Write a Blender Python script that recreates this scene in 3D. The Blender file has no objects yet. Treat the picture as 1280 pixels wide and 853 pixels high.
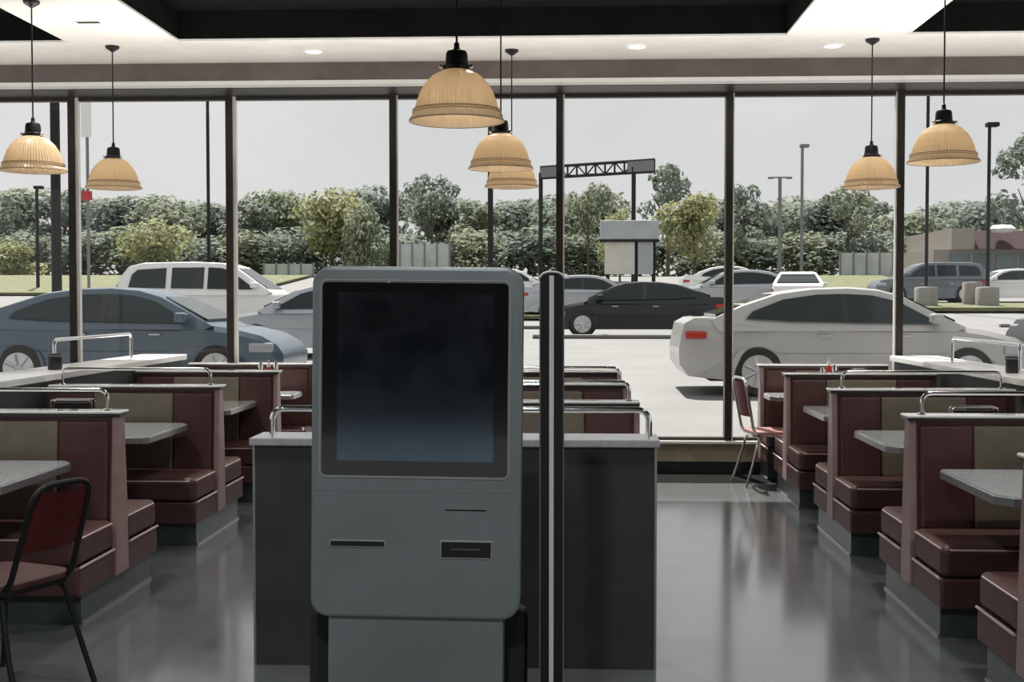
import bpy, bmesh, math, random
from mathutils import Vector, Matrix, noise as mnoise
PI = math.pi
R = math.radians
random.seed(7)
SC = bpy.context.scene
COL = SC.collection

# ------------------------------------------------------------------ camera
F, CAM_H = 1545.0, 1.6
YAW, PITCH = math.atan(70 / F), math.atan(51.5 / F)
cam_d = bpy.data.cameras.new('camera')
cam_d.sensor_width = 36
cam_d.lens = F / 1280 * 36
cam_d.clip_end = 600
cam = bpy.data.objects.new('camera', cam_d)
cam.location = (0, 0, CAM_H)
cam.rotation_euler = (PI / 2 - PITCH, 0, YAW)
COL.objects.link(cam)
SC.camera = cam
CM = cam.rotation_euler.to_matrix()


def at(px, py, Y):
    """point of the place that the photo shows at a pixel, at depth Y"""
    d = CM @ Vector(((px - 640) / F, -(py - 426.5) / F, -1))
    k = Y / d.y
    return Vector((d.x * k, Y, CAM_H + d.z * k))


# ------------------------------------------------------------------ materials
def nodes(name):
    m = bpy.data.materials.new(name)
    m.use_nodes = True
    nt = m.node_tree
    return m, nt, nt.nodes['Principled BSDF']


def mat(name, col, rough=0.5, metal=0.0, var=0.0, scale=8.0, bump=0.0, bscale=60.0, coat=0.0, emit=0.0, spec=0.5):
    m, nt, b = nodes(name)
    b.inputs['Roughness'].default_value = rough
    b.inputs['Metallic'].default_value = metal
    b.inputs['Specular IOR Level'].default_value = spec
    b.inputs['Coat Weight'].default_value = coat
    tc = nt.nodes.new('ShaderNodeTexCoord')
    if var > 0:
        n = nt.nodes.new('ShaderNodeTexNoise')
        n.inputs['Scale'].default_value = scale
        n.inputs['Detail'].default_value = 5
        nt.links.new(tc.outputs['Object'], n.inputs['Vector'])
        r = nt.nodes.new('ShaderNodeValToRGB')
        r.color_ramp.elements[0].position = 0.3
        r.color_ramp.elements[1].position = 0.7
        r.color_ramp.elements[0].color = (*[max(0, c * (1 - var)) for c in col], 1)
        r.color_ramp.elements[1].color = (*[min(1, c * (1 + var)) for c in col], 1)
        nt.links.new(n.outputs['Fac'], r.inputs['Fac'])
        nt.links.new(r.outputs['Color'], b.inputs['Base Color'])
    else:
        b.inputs['Base Color'].default_value = (*col, 1)
    if bump > 0:
        n2 = nt.nodes.new('ShaderNodeTexNoise')
        n2.inputs['Scale'].default_value = bscale
        n2.inputs['Detail'].default_value = 3
        nt.links.new(tc.outputs['Object'], n2.inputs['Vector'])
        bp = nt.nodes.new('ShaderNodeBump')
        bp.inputs['Strength'].default_value = bump
        bp.inputs['Distance'].default_value = 0.01
        nt.links.new(n2.outputs['Fac'], bp.inputs['Height'])
        nt.links.new(bp.outputs['Normal'], b.inputs['Normal'])
    if emit > 0:
        b.inputs['Emission Color'].default_value = (*col, 1)
        b.inputs['Emission Strength'].default_value = emit
    return m


def glass_pane(name, tint=(0.95, 0.97, 0.96), refl=0.05):
    m = bpy.data.materials.new(name)
    m.use_nodes = True
    nt = m.node_tree
    nt.nodes.clear()
    o = nt.nodes.new('ShaderNodeOutputMaterial')
    t = nt.nodes.new('ShaderNodeBsdfTransparent')
    t.inputs['Color'].default_value = (*tint, 1)
    g = nt.nodes.new('ShaderNodeBsdfGlossy')
    g.inputs['Roughness'].default_value = 0.02
    lw = nt.nodes.new('ShaderNodeLayerWeight')
    lw.inputs['Blend'].default_value = 0.5
    pw = nt.nodes.new('ShaderNodeMath')
    pw.operation = 'POWER'
    pw.inputs[1].default_value = 5.0
    nt.links.new(lw.outputs['Facing'], pw.inputs[0])
    mp = nt.nodes.new('ShaderNodeMath')
    mp.operation = 'MULTIPLY_ADD'
    mp.inputs[1].default_value = 0.6
    mp.inputs[2].default_value = refl
    nt.links.new(pw.outputs[0], mp.inputs[0])
    mx = nt.nodes.new('ShaderNodeMixShader')
    nt.links.new(mp.outputs[0], mx.inputs['Fac'])
    nt.links.new(t.outputs[0], mx.inputs[1])
    nt.links.new(g.outputs[0], mx.inputs[2])
    nt.links.new(mx.outputs[0], o.inputs['Surface'])
    return m


M = {}
M['soffit'] = mat('soffit_plaster', (0.80, 0.76, 0.71), 0.8, var=0.06, scale=3, bump=0.15, bscale=120)
M['recess'] = mat('dark_ceiling_paint', (0.0055, 0.006, 0.0055), 0.95, var=0.3, scale=4, spec=0.1)
M['trim_white'] = mat('white_trim_paint', (0.82, 0.81, 0.78), 0.45, var=0.04)
M['fascia'] = mat('mauve_brown_fascia', (0.135, 0.108, 0.102), 0.7, var=0.15, scale=6, bump=0.1)
M['mullion'] = mat('bronze_aluminium', (0.045, 0.036, 0.030), 0.42, 0.5, var=0.2, scale=10)
M['mullion_light'] = mat('pale_glazing_bead', (0.90, 0.89, 0.86), 0.35)
M['glass'] = glass_pane('window_glass', (0.98, 0.985, 0.98), 0.012)
M['sill'] = mat('tan_sill_panel', (0.40, 0.35, 0.24), 0.6, var=0.15, scale=9)
M['cove'] = mat('black_cove_tile', (0.016, 0.016, 0.017), 0.55, var=0.3, scale=14)
M['matte_black'] = mat('matte_black_strip', (0.010, 0.010, 0.010), 0.95, var=0.3, scale=30, spec=0.05)  # plain black for the floor strip by the window wall
M['wall'] = mat('pale_wall_paint', (0.55, 0.53, 0.50), 0.8, var=0.05)
M['maroon'] = mat('maroon_vinyl', (0.092, 0.041, 0.038), 0.42, var=0.18, scale=7, bump=0.12, bscale=180)
M['beige'] = mat('olive_beige_vinyl', (0.200, 0.170, 0.126), 0.5, var=0.14, scale=9, bump=0.12, bscale=180)
M['post'] = mat('rose_maroon_panel', (0.36, 0.245, 0.235), 0.4, var=0.14, scale=8)
M['piping'] = mat('pale_pink_piping', (0.62, 0.50, 0.48), 0.45)
M['cap'] = mat('dark_bench_cap', (0.040, 0.036, 0.036), 0.3, var=0.2, scale=8)
M['cap_glint'] = mat('cap_edge_glint', (0.88, 0.87, 0.85), 0.2, coat=1.0)  # pale colour stands in for window light gleaming on a chrome edge
M['chrome'] = mat('chrome', (0.80, 0.80, 0.79), 0.14, 1.0)
M['toe'] = mat('grey_green_toe_tile', (0.075, 0.095, 0.095), 0.3, var=0.2, scale=10)
M['laminate'] = mat('pale_blue_grey_laminate', (0.78, 0.84, 0.87), 0.16, var=0.07, scale=40, coat=1.0)
M['lam_edge'] = mat('ribbed_steel_edge', (0.45, 0.46, 0.47), 0.3, 0.8)
M['black_metal'] = mat('black_metal', (0.018, 0.018, 0.019), 0.42, 0.4)
M['black_plastic'] = mat('black_plastic', (0.014, 0.014, 0.015), 0.35, var=0.2)
M['halfwall'] = mat('charcoal_panel', (0.042, 0.042, 0.043), 0.6, var=0.18, scale=5, bump=0.08)
M['halfcap'] = mat('grey_counter_cap', (0.42, 0.43, 0.44), 0.2, var=0.12, scale=25)
M['ledge_cap'] = mat('white_ledge_cap', (0.85, 0.85, 0.83), 0.25, var=0.05)
M['kiosk'] = mat('grey_kiosk_shell', (0.255, 0.290, 0.288), 0.42, 0.25, var=0.10, scale=3, bump=0.08, bscale=220)
M['kiosk_dark'] = mat('dark_kiosk_rear', (0.020, 0.021, 0.022), 0.5)
M['bezel'] = mat('black_glass_bezel', (0.010, 0.010, 0.011), 0.16, coat=0.3)
M['screen'] = mat('dark_display_glass', (0.016, 0.017, 0.019), 0.13, var=0.6, scale=9)
_b = M['screen'].node_tree.nodes['Principled BSDF']
_b.inputs['IOR'].default_value = 2.1
_b.inputs['Specular Tint'].default_value = (0.55, 0.78, 1.0, 1)
M['slot_rim'] = mat('pale_slot_rim', (0.38, 0.38, 0.33), 0.4)
M['strip_glint'] = mat('chrome_glint_white', (0.85, 0.85, 0.84), 0.25)  # highlight of the chrome strip and top rim put into a white colour
M['ketchup'] = mat('red_sauce_plastic', (0.45, 0.03, 0.03), 0.35)
M['white_plastic'] = mat('white_plastic', (0.78, 0.77, 0.75), 0.35)
M['red_wood'] = mat('chair_back_maroon', (0.160, 0.030, 0.030), 0.4, var=0.15)
M['seat_pink'] = mat('worn_rose_vinyl', (0.360, 0.175, 0.170), 0.4, var=0.1)
M['lamp_on'] = mat('lamp_lens', (1.0, 0.93, 0.80), 0.4, emit=2.2)

# floor: dark tiles with fine joints
m, nt, b = nodes('dark_floor_tile')
tc = nt.nodes.new('ShaderNodeTexCoord')
br = nt.nodes.new('ShaderNodeTexBrick')
br.offset = 0.0
br.inputs['Scale'].default_value = 1.0
br.inputs['Brick Width'].default_value = 0.41
br.inputs['Row Height'].default_value = 0.41
br.inputs['Mortar Size'].default_value = 0.004
br.inputs['Color1'].default_value = (0.118, 0.130, 0.136, 1)
br.inputs['Color2'].default_value = (0.130, 0.142, 0.148, 1)
br.inputs['Mortar'].default_value = (0.095, 0.10, 0.105, 1)
nt.links.new(tc.outputs['Object'], br.inputs['Vector'])
nt.links.new(br.outputs['Color'], b.inputs['Base Color'])
n = nt.nodes.new('ShaderNodeTexNoise')
n.inputs['Scale'].default_value = 2.5
n.inputs['Detail'].default_value = 6
nt.links.new(tc.outputs['Object'], n.inputs['Vector'])
mr = nt.nodes.new('ShaderNodeMapRange')
mr.inputs['To Min'].default_value = 0.10
mr.inputs['To Max'].default_value = 0.22
nt.links.new(n.outputs['Fac'], mr.inputs['Value'])
nt.links.new(mr.outputs['Result'], b.inputs['Roughness'])
b.inputs['Coat Weight'].default_value = 0.6
b.inputs['Coat Roughness'].default_value = 0.12
M['floor'] = m

# ribbed prismatic lamp glass: translucent, warm
m = bpy.data.materials.new('amber_ribbed_glass')
m.use_nodes = True
nt = m.node_tree
b = nt.nodes['Principled BSDF']
b.inputs['Base Color'].default_value = (0.64, 0.52, 0.38, 1)
b.inputs['Roughness'].default_value = 0.28
b.inputs['Coat Weight'].default_value = 0.3
tr = nt.nodes.new('ShaderNodeBsdfTranslucent')
tr.inputs['Color'].default_value = (0.88, 0.78, 0.62, 1)
mx = nt.nodes.new('ShaderNodeMixShader')
mx.inputs['Fac'].default_value = 0.55
nt.links.new(b.outputs[0], mx.inputs[1])
nt.links.new(tr.outputs[0], mx.inputs[2])
nt.links.new(mx.outputs[0], nt.nodes['Material Output'].inputs['Surface'])
M['shade'] = m

M['ring'] = mat('darker_amber_ring', (0.36, 0.26, 0.18), 0.35)
# outside
M['asphalt'] = mat('sunlit_pavement', (0.185, 0.184, 0.182), 0.85, var=0.10, scale=0.8, bump=0.1, bscale=20)
M['kerb'] = mat('kerb_concrete', (0.26, 0.255, 0.245), 0.8, var=0.1)
M['seam'] = mat('dark_kerb_face', (0.09, 0.09, 0.09), 0.8)
M['grass'] = mat('dry_verge_grass', (0.125, 0.132, 0.062), 0.9, var=0.35, scale=2.5, bump=0.4, bscale=30)
M['tyre'] = mat('tyre_rubber', (0.018, 0.018, 0.019), 0.7)
M['hub'] = mat('alloy_hub', (0.55, 0.55, 0.56), 0.3, 0.7)
M['car_glass'] = mat('tinted_car_glass', (0.014, 0.022, 0.024), 0.08, spec=0.35)
M['tail'] = mat('tail_lamp_red', (0.45, 0.03, 0.02), 0.25)
M['head'] = mat('headlamp_clear', (0.40, 0.42, 0.45), 0.12, 0.3)
M['pole_grey'] = mat('grey_pole_paint', (0.17, 0.18, 0.18), 0.6)
M['pole_dark'] = mat('dark_pole_paint', (0.022, 0.023, 0.024), 0.7, spec=0.2)
M['concrete'] = mat('pole_base_concrete', (0.26, 0.25, 0.23), 0.85, var=0.12)
M['bark'] = mat('tree_bark', (0.10, 0.085, 0.07), 0.9, var=0.3)
M['sign_grey'] = mat('pale_sign_panel', (0.36, 0.38, 0.40), 0.5, var=0.12, scale=2)
M['sign_beige'] = mat('beige_reader_board', (0.55, 0.53, 0.47), 0.6, var=0.10, scale=2)
M['roof_red'] = mat('dark_red_roof', (0.045, 0.019, 0.020), 0.8, var=0.25, scale=1.5)
M['facade'] = mat('beige_facade', (0.27, 0.245, 0.22), 0.8, var=0.1)
M['shop_glass'] = mat('shopfront_glass', (0.10, 0.13, 0.135), 0.2, var=0.4, scale=0.6)
M['fence'] = mat('pale_fence_panel', (0.42, 0.45, 0.43), 0.8, var=0.15, scale=1.5)


def paint(name, col, metal=0.3, rough=0.28, coat=0.35):
    return mat(name, col, rough, metal, coat=coat)


def leaf_mat(name, a, bcol):
    m, nt, b = nodes(name)
    tc = nt.nodes.new('ShaderNodeTexCoord')
    n = nt.nodes.new('ShaderNodeTexNoise')
    n.inputs['Scale'].default_value = 1.1
    n.inputs['Detail'].default_value = 6
    nt.links.new(tc.outputs['Object'], n.inputs['Vector'])
    r = nt.nodes.new('ShaderNodeValToRGB')
    r.color_ramp.elements[0].position = 0.35
    r.color_ramp.elements[1].position = 0.65
    r.color_ramp.elements[0].color = (*a, 1)
    r.color_ramp.elements[1].color = (*bcol, 1)
    nt.links.new(n.outputs['Fac'], r.inputs['Fac'])
    nt.links.new(r.outputs['Color'], b.inputs['Base Color'])
    b.inputs['Roughness'].default_value = 0.7
    tl = nt.nodes.new('ShaderNodeBsdfTranslucent')
    nt.links.new(r.outputs['Color'], tl.inputs['Color'])
    mx = nt.nodes.new('ShaderNodeMixShader')
    mx.inputs['Fac'].default_value = 0.5
    nt.links.new(b.outputs[0], mx.inputs[1])
    nt.links.new(tl.outputs[0], mx.inputs[2])
    nt.links.new(mx.outputs[0], nt.nodes['Material Output'].inputs['Surface'])
    return m


M['leaf_dark'] = leaf_mat('blue_green_leaves', (0.125, 0.160, 0.140), (0.285, 0.320, 0.270))
M['leaf_mid'] = leaf_mat('mid_green_leaves', (0.150, 0.180, 0.130), (0.340, 0.370, 0.265))
M['leaf_olive'] = leaf_mat('olive_yellow_leaves', (0.200, 0.215, 0.105), (0.430, 0.435, 0.240))


# ------------------------------------------------------------------ mesh helpers
def new_bm():
    return bmesh.new()


def box(bm, x0, x1, y0, y1, z0, z1):
    vs = [bm.verts.new(v) for v in ((x0, y0, z0), (x1, y0, z0), (x1, y1, z0), (x0, y1, z0), (x0, y0, z1), (x1, y0, z1), (x1, y1, z1), (x0, y1, z1))]
    for q in ((3, 2, 1, 0), (4, 5, 6, 7), (0, 1, 5, 4), (1, 2, 6, 5), (2, 3, 7, 6), (3, 0, 4, 7)):
        bm.faces.new([vs[i] for i in q])
    return bm


def prism(bm, pts, axis, a, b):
    """polygon (u, v) pushed along axis from a to b; axis x: (y,z), y: (x,z), z: (x,y)"""
    def P(u, v, t):
        return {'x': (t, u, v), 'y': (u, t, v), 'z': (u, v, t)}[axis]
    lo = [bm.verts.new(P(u, v, a)) for u, v in pts]
    hi = [bm.verts.new(P(u, v, b)) for u, v in pts]
    n = len(pts)
    fs = [bm.faces.new(lo), bm.faces.new(hi)]
    for i in range(n):
        fs.append(bm.faces.new([lo[i], lo[(i + 1) % n], hi[(i + 1) % n], hi[i]]))
    bmesh.ops.recalc_face_normals(bm, faces=fs)
    return bm


def rrect(w, h, r, n=5, cx=0, cy=0):
    out = []
    for (sx, sy, a0) in ((1, 1, 0), (-1, 1, 90), (-1, -1, 180), (1, -1, 270)):
        for k in range(n + 1):
            a = R(a0 + 90 * k / n)
            out.append((cx + sx * (w / 2 - r) + r * math.cos(a), cy + sy * (h / 2 - r) + r * math.sin(a)))
    return out


def lathe(bm, prof, cx=0, cy=0, seg=24, close=False, mod=None):
    rings = []
    for (r, z) in prof:
        ring = []
        for k in range(seg):
            rr = r * (mod(k) if mod else 1)
            a = 2 * PI * k / seg
            ring.append(bm.verts.new((cx + rr * math.cos(a), cy + rr * math.sin(a), z)))
        rings.append(ring)
    fs = []
    for i in range(len(rings) - 1):
        for k in range(seg):
            fs.append(bm.faces.new([rings[i][k], rings[i][(k + 1) % seg], rings[i + 1][(k + 1) % seg], rings[i + 1][k]]))
    if close:
        fs.append(bm.faces.new(rings[0][::-1]))
        fs.append(bm.faces.new(rings[-1]))
    bmesh.ops.recalc_face_normals(bm, faces=fs)
    return bm


def cyl(bm, p, q, r0, r1=None, seg=14):
    p, q = Vector(p), Vector(q)
    r1 = r0 if r1 is None else r1
    d = (q - p).normalized()
    up = Vector((0, 0, 1)) if abs(d.z) < 0.95 else Vector((1, 0, 0))
    u = d.cross(up).normalized()
    v = d.cross(u)
    A = [bm.verts.new(p + (u * math.cos(2 * PI * k / seg) + v * math.sin(2 * PI * k / seg)) * r0) for k in range(seg)]
    B = [bm.verts.new(q + (u * math.cos(2 * PI * k / seg) + v * math.sin(2 * PI * k / seg)) * r1) for k in range(seg)]
    fs = [bm.faces.new(A[::-1]), bm.faces.new(B)]
    for k in range(seg):
        fs.append(bm.faces.new([A[k], A[(k + 1) % seg], B[(k + 1) % seg], B[k]]))
    bmesh.ops.recalc_face_normals(bm, faces=fs)
    return bm


def smooth_path(pts, r=0.05, n=5):
    """round the corners of a polyline"""
    pts = [Vector(p) for p in pts]
    out = [pts[0]]
    for i in range(1, len(pts) - 1):
        a, b, c = pts[i - 1], pts[i], pts[i + 1]
        l1, l2 = (a - b).length, (c - b).length
        rr = min(r, l1 * 0.49, l2 * 0.49)
        p, q = b + (a - b).normalized() * rr, b + (c - b).normalized() * rr
        for k in range(n + 1):
            t = k / n
            out.append(p * (1 - t) ** 2 + b * 2 * t * (1 - t) + q * t ** 2)
    out.append(pts[-1])
    return out


def tube(bm, pts, r, seg=10):
    rings = []
    ref = None
    for i, p in enumerate(pts):
        p = Vector(p)
        d = (Vector(pts[min(i + 1, len(pts) - 1)]) - Vector(pts[max(i - 1, 0)])).normalized()
        if ref is None:
            ref = Vector((0, 0, 1)) if abs(d.z) < 0.9 else Vector((1, 0, 0))
        u = (ref - d * ref.dot(d)).normalized()
        ref = u
        v = d.cross(u)
        rings.append([bm.verts.new(p + (u * math.cos(2 * PI * k / seg) + v * math.sin(2 * PI * k / seg)) * r) for k in range(seg)])
    fs = [bm.faces.new(rings[0][::-1]), bm.faces.new(rings[-1])]
    for i in range(len(rings) - 1):
        for k in range(seg):
            fs.append(bm.faces.new([rings[i][k], rings[i][(k + 1) % seg], rings[i + 1][(k + 1) % seg], rings[i + 1][k]]))
    bmesh.ops.recalc_face_normals(bm, faces=fs)
    return bm


def obj(name, bm, m, parent=None, bevel=0.0, smooth=False, seg=2, loc=None):
    me = bpy.data.meshes.new(name)
    bm.to_mesh(me)
    bm.free()
    for mm in (m if isinstance(m, (list, tuple)) else [m]):
        me.materials.append(mm)
    if smooth:
        me.polygons.foreach_set('use_smooth', [True] * len(me.polygons))
        me.set_sharp_from_angle(angle=R(38))
    o = bpy.data.objects.new(name, me)
    COL.objects.link(o)
    if bevel > 0:
        bv = o.modifiers.new('bevel', 'BEVEL')
        bv.width = bevel
        bv.segments = seg
        bv.limit_method = 'ANGLE'
        bv.angle_limit = R(35)
    if parent:
        o.parent = parent
    if loc:
        o.location = loc
    return o


def tag(o, label=None, cat=None, group=None, kind=None):
    if label: o['label'] = label
    if cat: o['category'] = cat
    if group: o['group'] = group
    if kind: o['kind'] = kind
    return o


def thing(name, loc, label, cat, rz=0.0, group=None):
    o = bpy.data.objects.new(name, None)
    o.empty_display_size = 0.1
    o.location = loc
    o.rotation_euler = (0, 0, rz)
    COL.objects.link(o)
    return tag(o, label, cat, group)


def copy_tree(o, loc=None, rz=None, label=None, parent=None):
    c = o.copy()
    COL.objects.link(c)
    if parent: c.parent = parent
    if loc is not None: c.location = loc
    if rz is not None: c.rotation_euler = (0, 0, rz)
    if label: c['label'] = label
    for ch in list(o.children):
        copy_tree(ch, parent=c)
    return c


def struct(name, bm, m, parent=None, label=None, bevel=0.0):
    o = obj(name, bm, m, parent, bevel)
    if not parent:
        tag(o, label, None, None, 'structure')
    return o


# ------------------------------------------------------------------ the room
XL, XR, WALL, BACK = -7.8, 6.2, 11.5, -3.0
SOF, REC = 3.70, 3.92
struct('floor', box(new_bm(), XL, XR, BACK, WALL + 0.1, -0.08, 0), M['floor'], label='dark grey glossy tiled restaurant floor')
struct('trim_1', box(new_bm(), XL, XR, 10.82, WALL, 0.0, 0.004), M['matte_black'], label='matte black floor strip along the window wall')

# ceiling: pale soffits with dark recesses between them
bm = new_bm()
box(bm, XL, XR, 9.97, WALL + 0.1, SOF, SOF + 0.24)
for x0, x1 in ((-4.06, -3.17), (1.74, 2.67)):
    box(bm, x0, x1, BACK, 9.97, SOF, SOF + 0.24)
struct('ceiling', bm, M['soffit'], label='pale plaster soffit with beams running to the window')
bm = new_bm()
box(bm, XL, XR, BACK, WALL + 0.1, REC + 0.02, REC + 0.1)
# dark recess cheeks lining the soffit edges
t = 0.012
for x0, x1 in ((XL, -4.06), (-3.17, 1.74), (2.67, XR)):
    box(bm, x0, x1, 9.97 - t, 9.97, SOF + 0.012, REC + 0.02)
    if x0 > XL: box(bm, x0, x0 + t, BACK, 9.97 - t, SOF + 0.012, REC + 0.02)
    if x1 < XR: box(bm, x1 - t, x1, BACK, 9.97 - t, SOF + 0.012, REC + 0.02)
struct('ceiling_2', bm, M['recess'], label='dark painted recesses between the pale soffits')
bm = new_bm()
for x0, x1 in ((XL, -4.06), (-3.17, 1.74), (2.67, XR)):
    box(bm, x0, x1, 9.97 - 0.016, 9.97, SOF - 0.004, SOF + 0.012)
    if x0 > XL: box(bm, x0, x0 + 0.016, BACK, 9.97, SOF - 0.004, SOF + 0.012)
    if x1 < XR: box(bm, x1 - 0.016, x1, BACK, 9.97, SOF - 0.004, SOF + 0.012)
struct('trim_2', bm, M['trim_white'], label='thin white bead round the ceiling recesses')

# fascia in front of the windows
struct('wall_fascia', box(new_bm(), XL, XR, 10.91, 11.05, 3.535, SOF), M['fascia'], label='mauve brown fascia band above the windows')
struct('trim_3', box(new_bm(), XL, XR, 10.895, 11.05, 3.505, 3.54), M['trim_white'], label='white strip along the foot of the fascia')
struct('trim_4', box(new_bm(), XL, XR, 11.05, WALL + 0.1, 3.50, 3.62), M['mullion'], label='dark underside between fascia and window heads')
struct('wall_header', box(new_bm(), XL, XR, WALL + 0.0, WALL + 0.16, 3.62, 4.1), M['fascia'], label='dark header over the window heads')

# low wall and sill
struct('wall_back', box(new_bm(), XL, XR, WALL, WALL + 0.16, 0.10, 0.265), M['sill'], label='low tan wall panel below the windows')
struct('baseboard_back', box(new_bm(), XL, XR, WALL - 0.02, WALL + 0.16, -0.05, 0.10), M['cove'], label='black base below the tan sill wall')
struct('trim_5', box(new_bm(), XL, XR, WALL - 0.05, WALL + 0.18, 0.265, 0.295), M['ledge_cap'], label='pale window sill board', bevel=0.006)

# side walls with wide openings glazed like the back
for nm, x, s in (('left', XL, 1), ('right', XR, -1)):
    bm = new_bm()
    box(bm, x - 0.1, x + 0.1, BACK, WALL + 0.1, 0, 0.5)
    box(bm, x - 0.1, x + 0.1, BACK, WALL + 0.1, 3.3, 4.0)
    for y in (BACK, 2.0, 7.0, WALL - 0.1):
        box(bm, x - 0.1, x + 0.1, y, y + 0.2, 0.5, 3.3)
    struct('wall_' + nm, bm, M['wall'], label='%s side wall with wide window openings' % nm)

# unseen wall behind the viewer, low gap added to reflect in the kiosk display
bm = new_bm()
box(bm, XL, XR, BACK - 0.2, BACK, 0.62, 4.0)
box(bm, XL, XR, BACK - 0.2, BACK, -0.08, 0.10)
for x in (XL, -4.0, 2.6, XR - 0.2): box(bm, x, x + 0.2, BACK - 0.2, BACK, 0.10, 0.62)
struct('wall_front', bm, M['halfwall'], label='unseen dark wall behind the viewer with a low gap added for reflections')

# windows: one per bay, each with its frame and its pane
mx = [-7.75, -6.22, -4.67, -3.17, -1.63, -0.08, 1.48, 3.035, 4.58, 6.15]
ZB, ZT = 0.295, 3.50
for i in range(len(mx) - 1):
    x0, x1 = mx[i], mx[i + 1]
    bm = new_bm()
    box(bm, x1 - 0.032, x1 + 0.032, WALL - 0.03, WALL + 0.10, ZB, 3.62)
    box(bm, x0 + 0.032, x1 - 0.032, WALL + 0.0, WALL + 0.08, ZB, ZB + 0.03)
    box(bm, x0 + 0.032, x1 - 0.032, WALL + 0.0, WALL + 0.08, ZT - 0.03, 3.62)
    if i == 0:
        box(bm, x0 - 0.032, x0 + 0.032, WALL - 0.03, WALL + 0.10, ZB, 3.62)
    w = struct('window_%d' % (i + 1), bm, M['mullion'], label='tall storefront window bay %d from the left' % (i + 1), bevel=0.004)
    obj('pane', box(new_bm(), x0 + 0.03, x1 - 0.03, WALL + 0.045, WALL + 0.051, ZB + 0.02, ZT - 0.02), M['glass'], w)
    bm = new_bm()
    bd = 0.030 if i in (1, 2) else 0.012
    if i <= 2:
        box(bm, x1 + 0.033, x1 + 0.033 + bd, WALL - 0.01, WALL + 0.04, ZB, 3.58)
    else:
        sx = x1 - 0.033 if i >= 6 else x1 + 0.033
        box(bm, min(sx, sx + (-bd if i >= 6 else bd)), max(sx, sx + (-bd if i >= 6 else bd)), WALL - 0.01, WALL + 0.04, ZB, 3.58)
    obj('glazing_bead', bm, M['mullion_light'], w)

# recessed downlights in the soffit
def downlight(px, py, label):
    d = CM @ Vector(((px - 640) / F, -(py - 426.5) / F, -1))
    k = (SOF - CAM_H) / d.z
    t = thing('downlight', (d.x * k, d.y * k, SOF), label, 'downlight', group='recessed soffit downlights')
    bm = new_bm()
    lathe(bm, [(0.066, 0.0), (0.074, -0.010), (0.098, -0.010), (0.102, 0.0)], seg=28)
    obj('trim_ring', bm, M['trim_white'], t, smooth=True)
    bm = new_bm()
    lathe(bm, [(0.0001, -0.004), (0.068, -0.004)], seg=28)
    obj('lens', bm, M['lamp_on'], t)
    l = bpy.data.lights.new('downlight_lamp', 'SPOT')
    l.energy = 30
    l.spot_size = R(110)
    l.spot_blend = 0.6
    l.color = (1, 0.9, 0.76)
    l.shadow_soft_size = 0.07
    lo = bpy.data.objects.new('downlight_lamp', l)
    lo.location = (0, 0, -0.03)
    lo.parent = t
    COL.objects.link(lo)
downlight(392, 64, 'round recessed downlight in soffit, leftmost of the three')
downlight(796, 58, 'round recessed downlight in soffit, middle of the three')
downlight(1041, 57, 'round recessed downlight in soffit, rightmost of the three')
# slot vent on the left beam
p = at(111, 42, 9.25)
t = thing('air_vent', (-3.62, 9.25, SOF), 'small dark slot vent in the left ceiling beam', 'vent')
obj('vent_frame', box(new_bm(), -0.10, 0.10, -0.035, 0.035, -0.006, 0.0), M['trim_white'], t)
bm = new_bm()
for k in range(3): box(bm, -0.085, 0.085, -0.024 + k * 0.018, -0.012 + k * 0.018, -0.009, -0.006)
obj('slots', bm, M['black_metal'], t)

# added upward fill lights that brighten the soffit, no fixtures there
def wash(x, y, z, sx, sy, e):
    l = bpy.data.lights.new('soffit_fill', 'AREA')
    l.energy = e
    l.shape = 'RECTANGLE'
    l.size, l.size_y = sx, sy
    l.color = (1.0, 0.97, 0.93)
    lo = bpy.data.objects.new('soffit_fill', l)
    lo.location = (x, y, z)
    lo.rotation_euler = (PI, 0, 0)
    COL.objects.link(lo)
for x in (-5.5, -2.6, 0.0, 2.6, 5.0):
    wash(x, 9.2, 2.7, 2.4, 0.5, 27)
for x in (-3.6, 2.2):
    wash(x, 5.0, 2.75, 0.4, 4.0, 5)

# added fill spots without fixtures, shining straight down on the tables
for x, y, z in [(a, b_, SOF - 0.01) for a in (-3.35, 2.2) for b_ in (4.6, 6.6, 8.6)] + [(-0.5, b_, REC) for b_ in (4.6, 6.8, 9.0)]:
    l = bpy.data.lights.new('table_fill', 'SPOT')
    l.energy = 165
    l.spot_size = R(96)
    l.spot_blend = 0.7
    l.color = (1.0, 0.97, 0.93)
    l.shadow_soft_size = 0.10
    lo = bpy.data.objects.new('table_fill', l)
    lo.location = (x, y, z)
    COL.objects.link(lo)
# unseen fill spots added to brighten the kiosk and partition fronts
for x in (-3.2, -0.5, 2.4):
    l = bpy.data.lights.new('front_fill', 'SPOT')
    l.energy = 260
    l.spot_size = R(62)
    l.spot_blend = 0.8
    l.color = (0.93, 0.97, 1.0)
    l.shadow_soft_size = 0.12
    lo = bpy.data.objects.new('front_fill', l)
    lo.location = (x, 0.3, REC - 0.04)
    lo.rotation_euler = Vector((0, 3.6, -3.2)).to_track_quat('-Z', 'Y').to_euler()
    COL.objects.link(lo)

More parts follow.
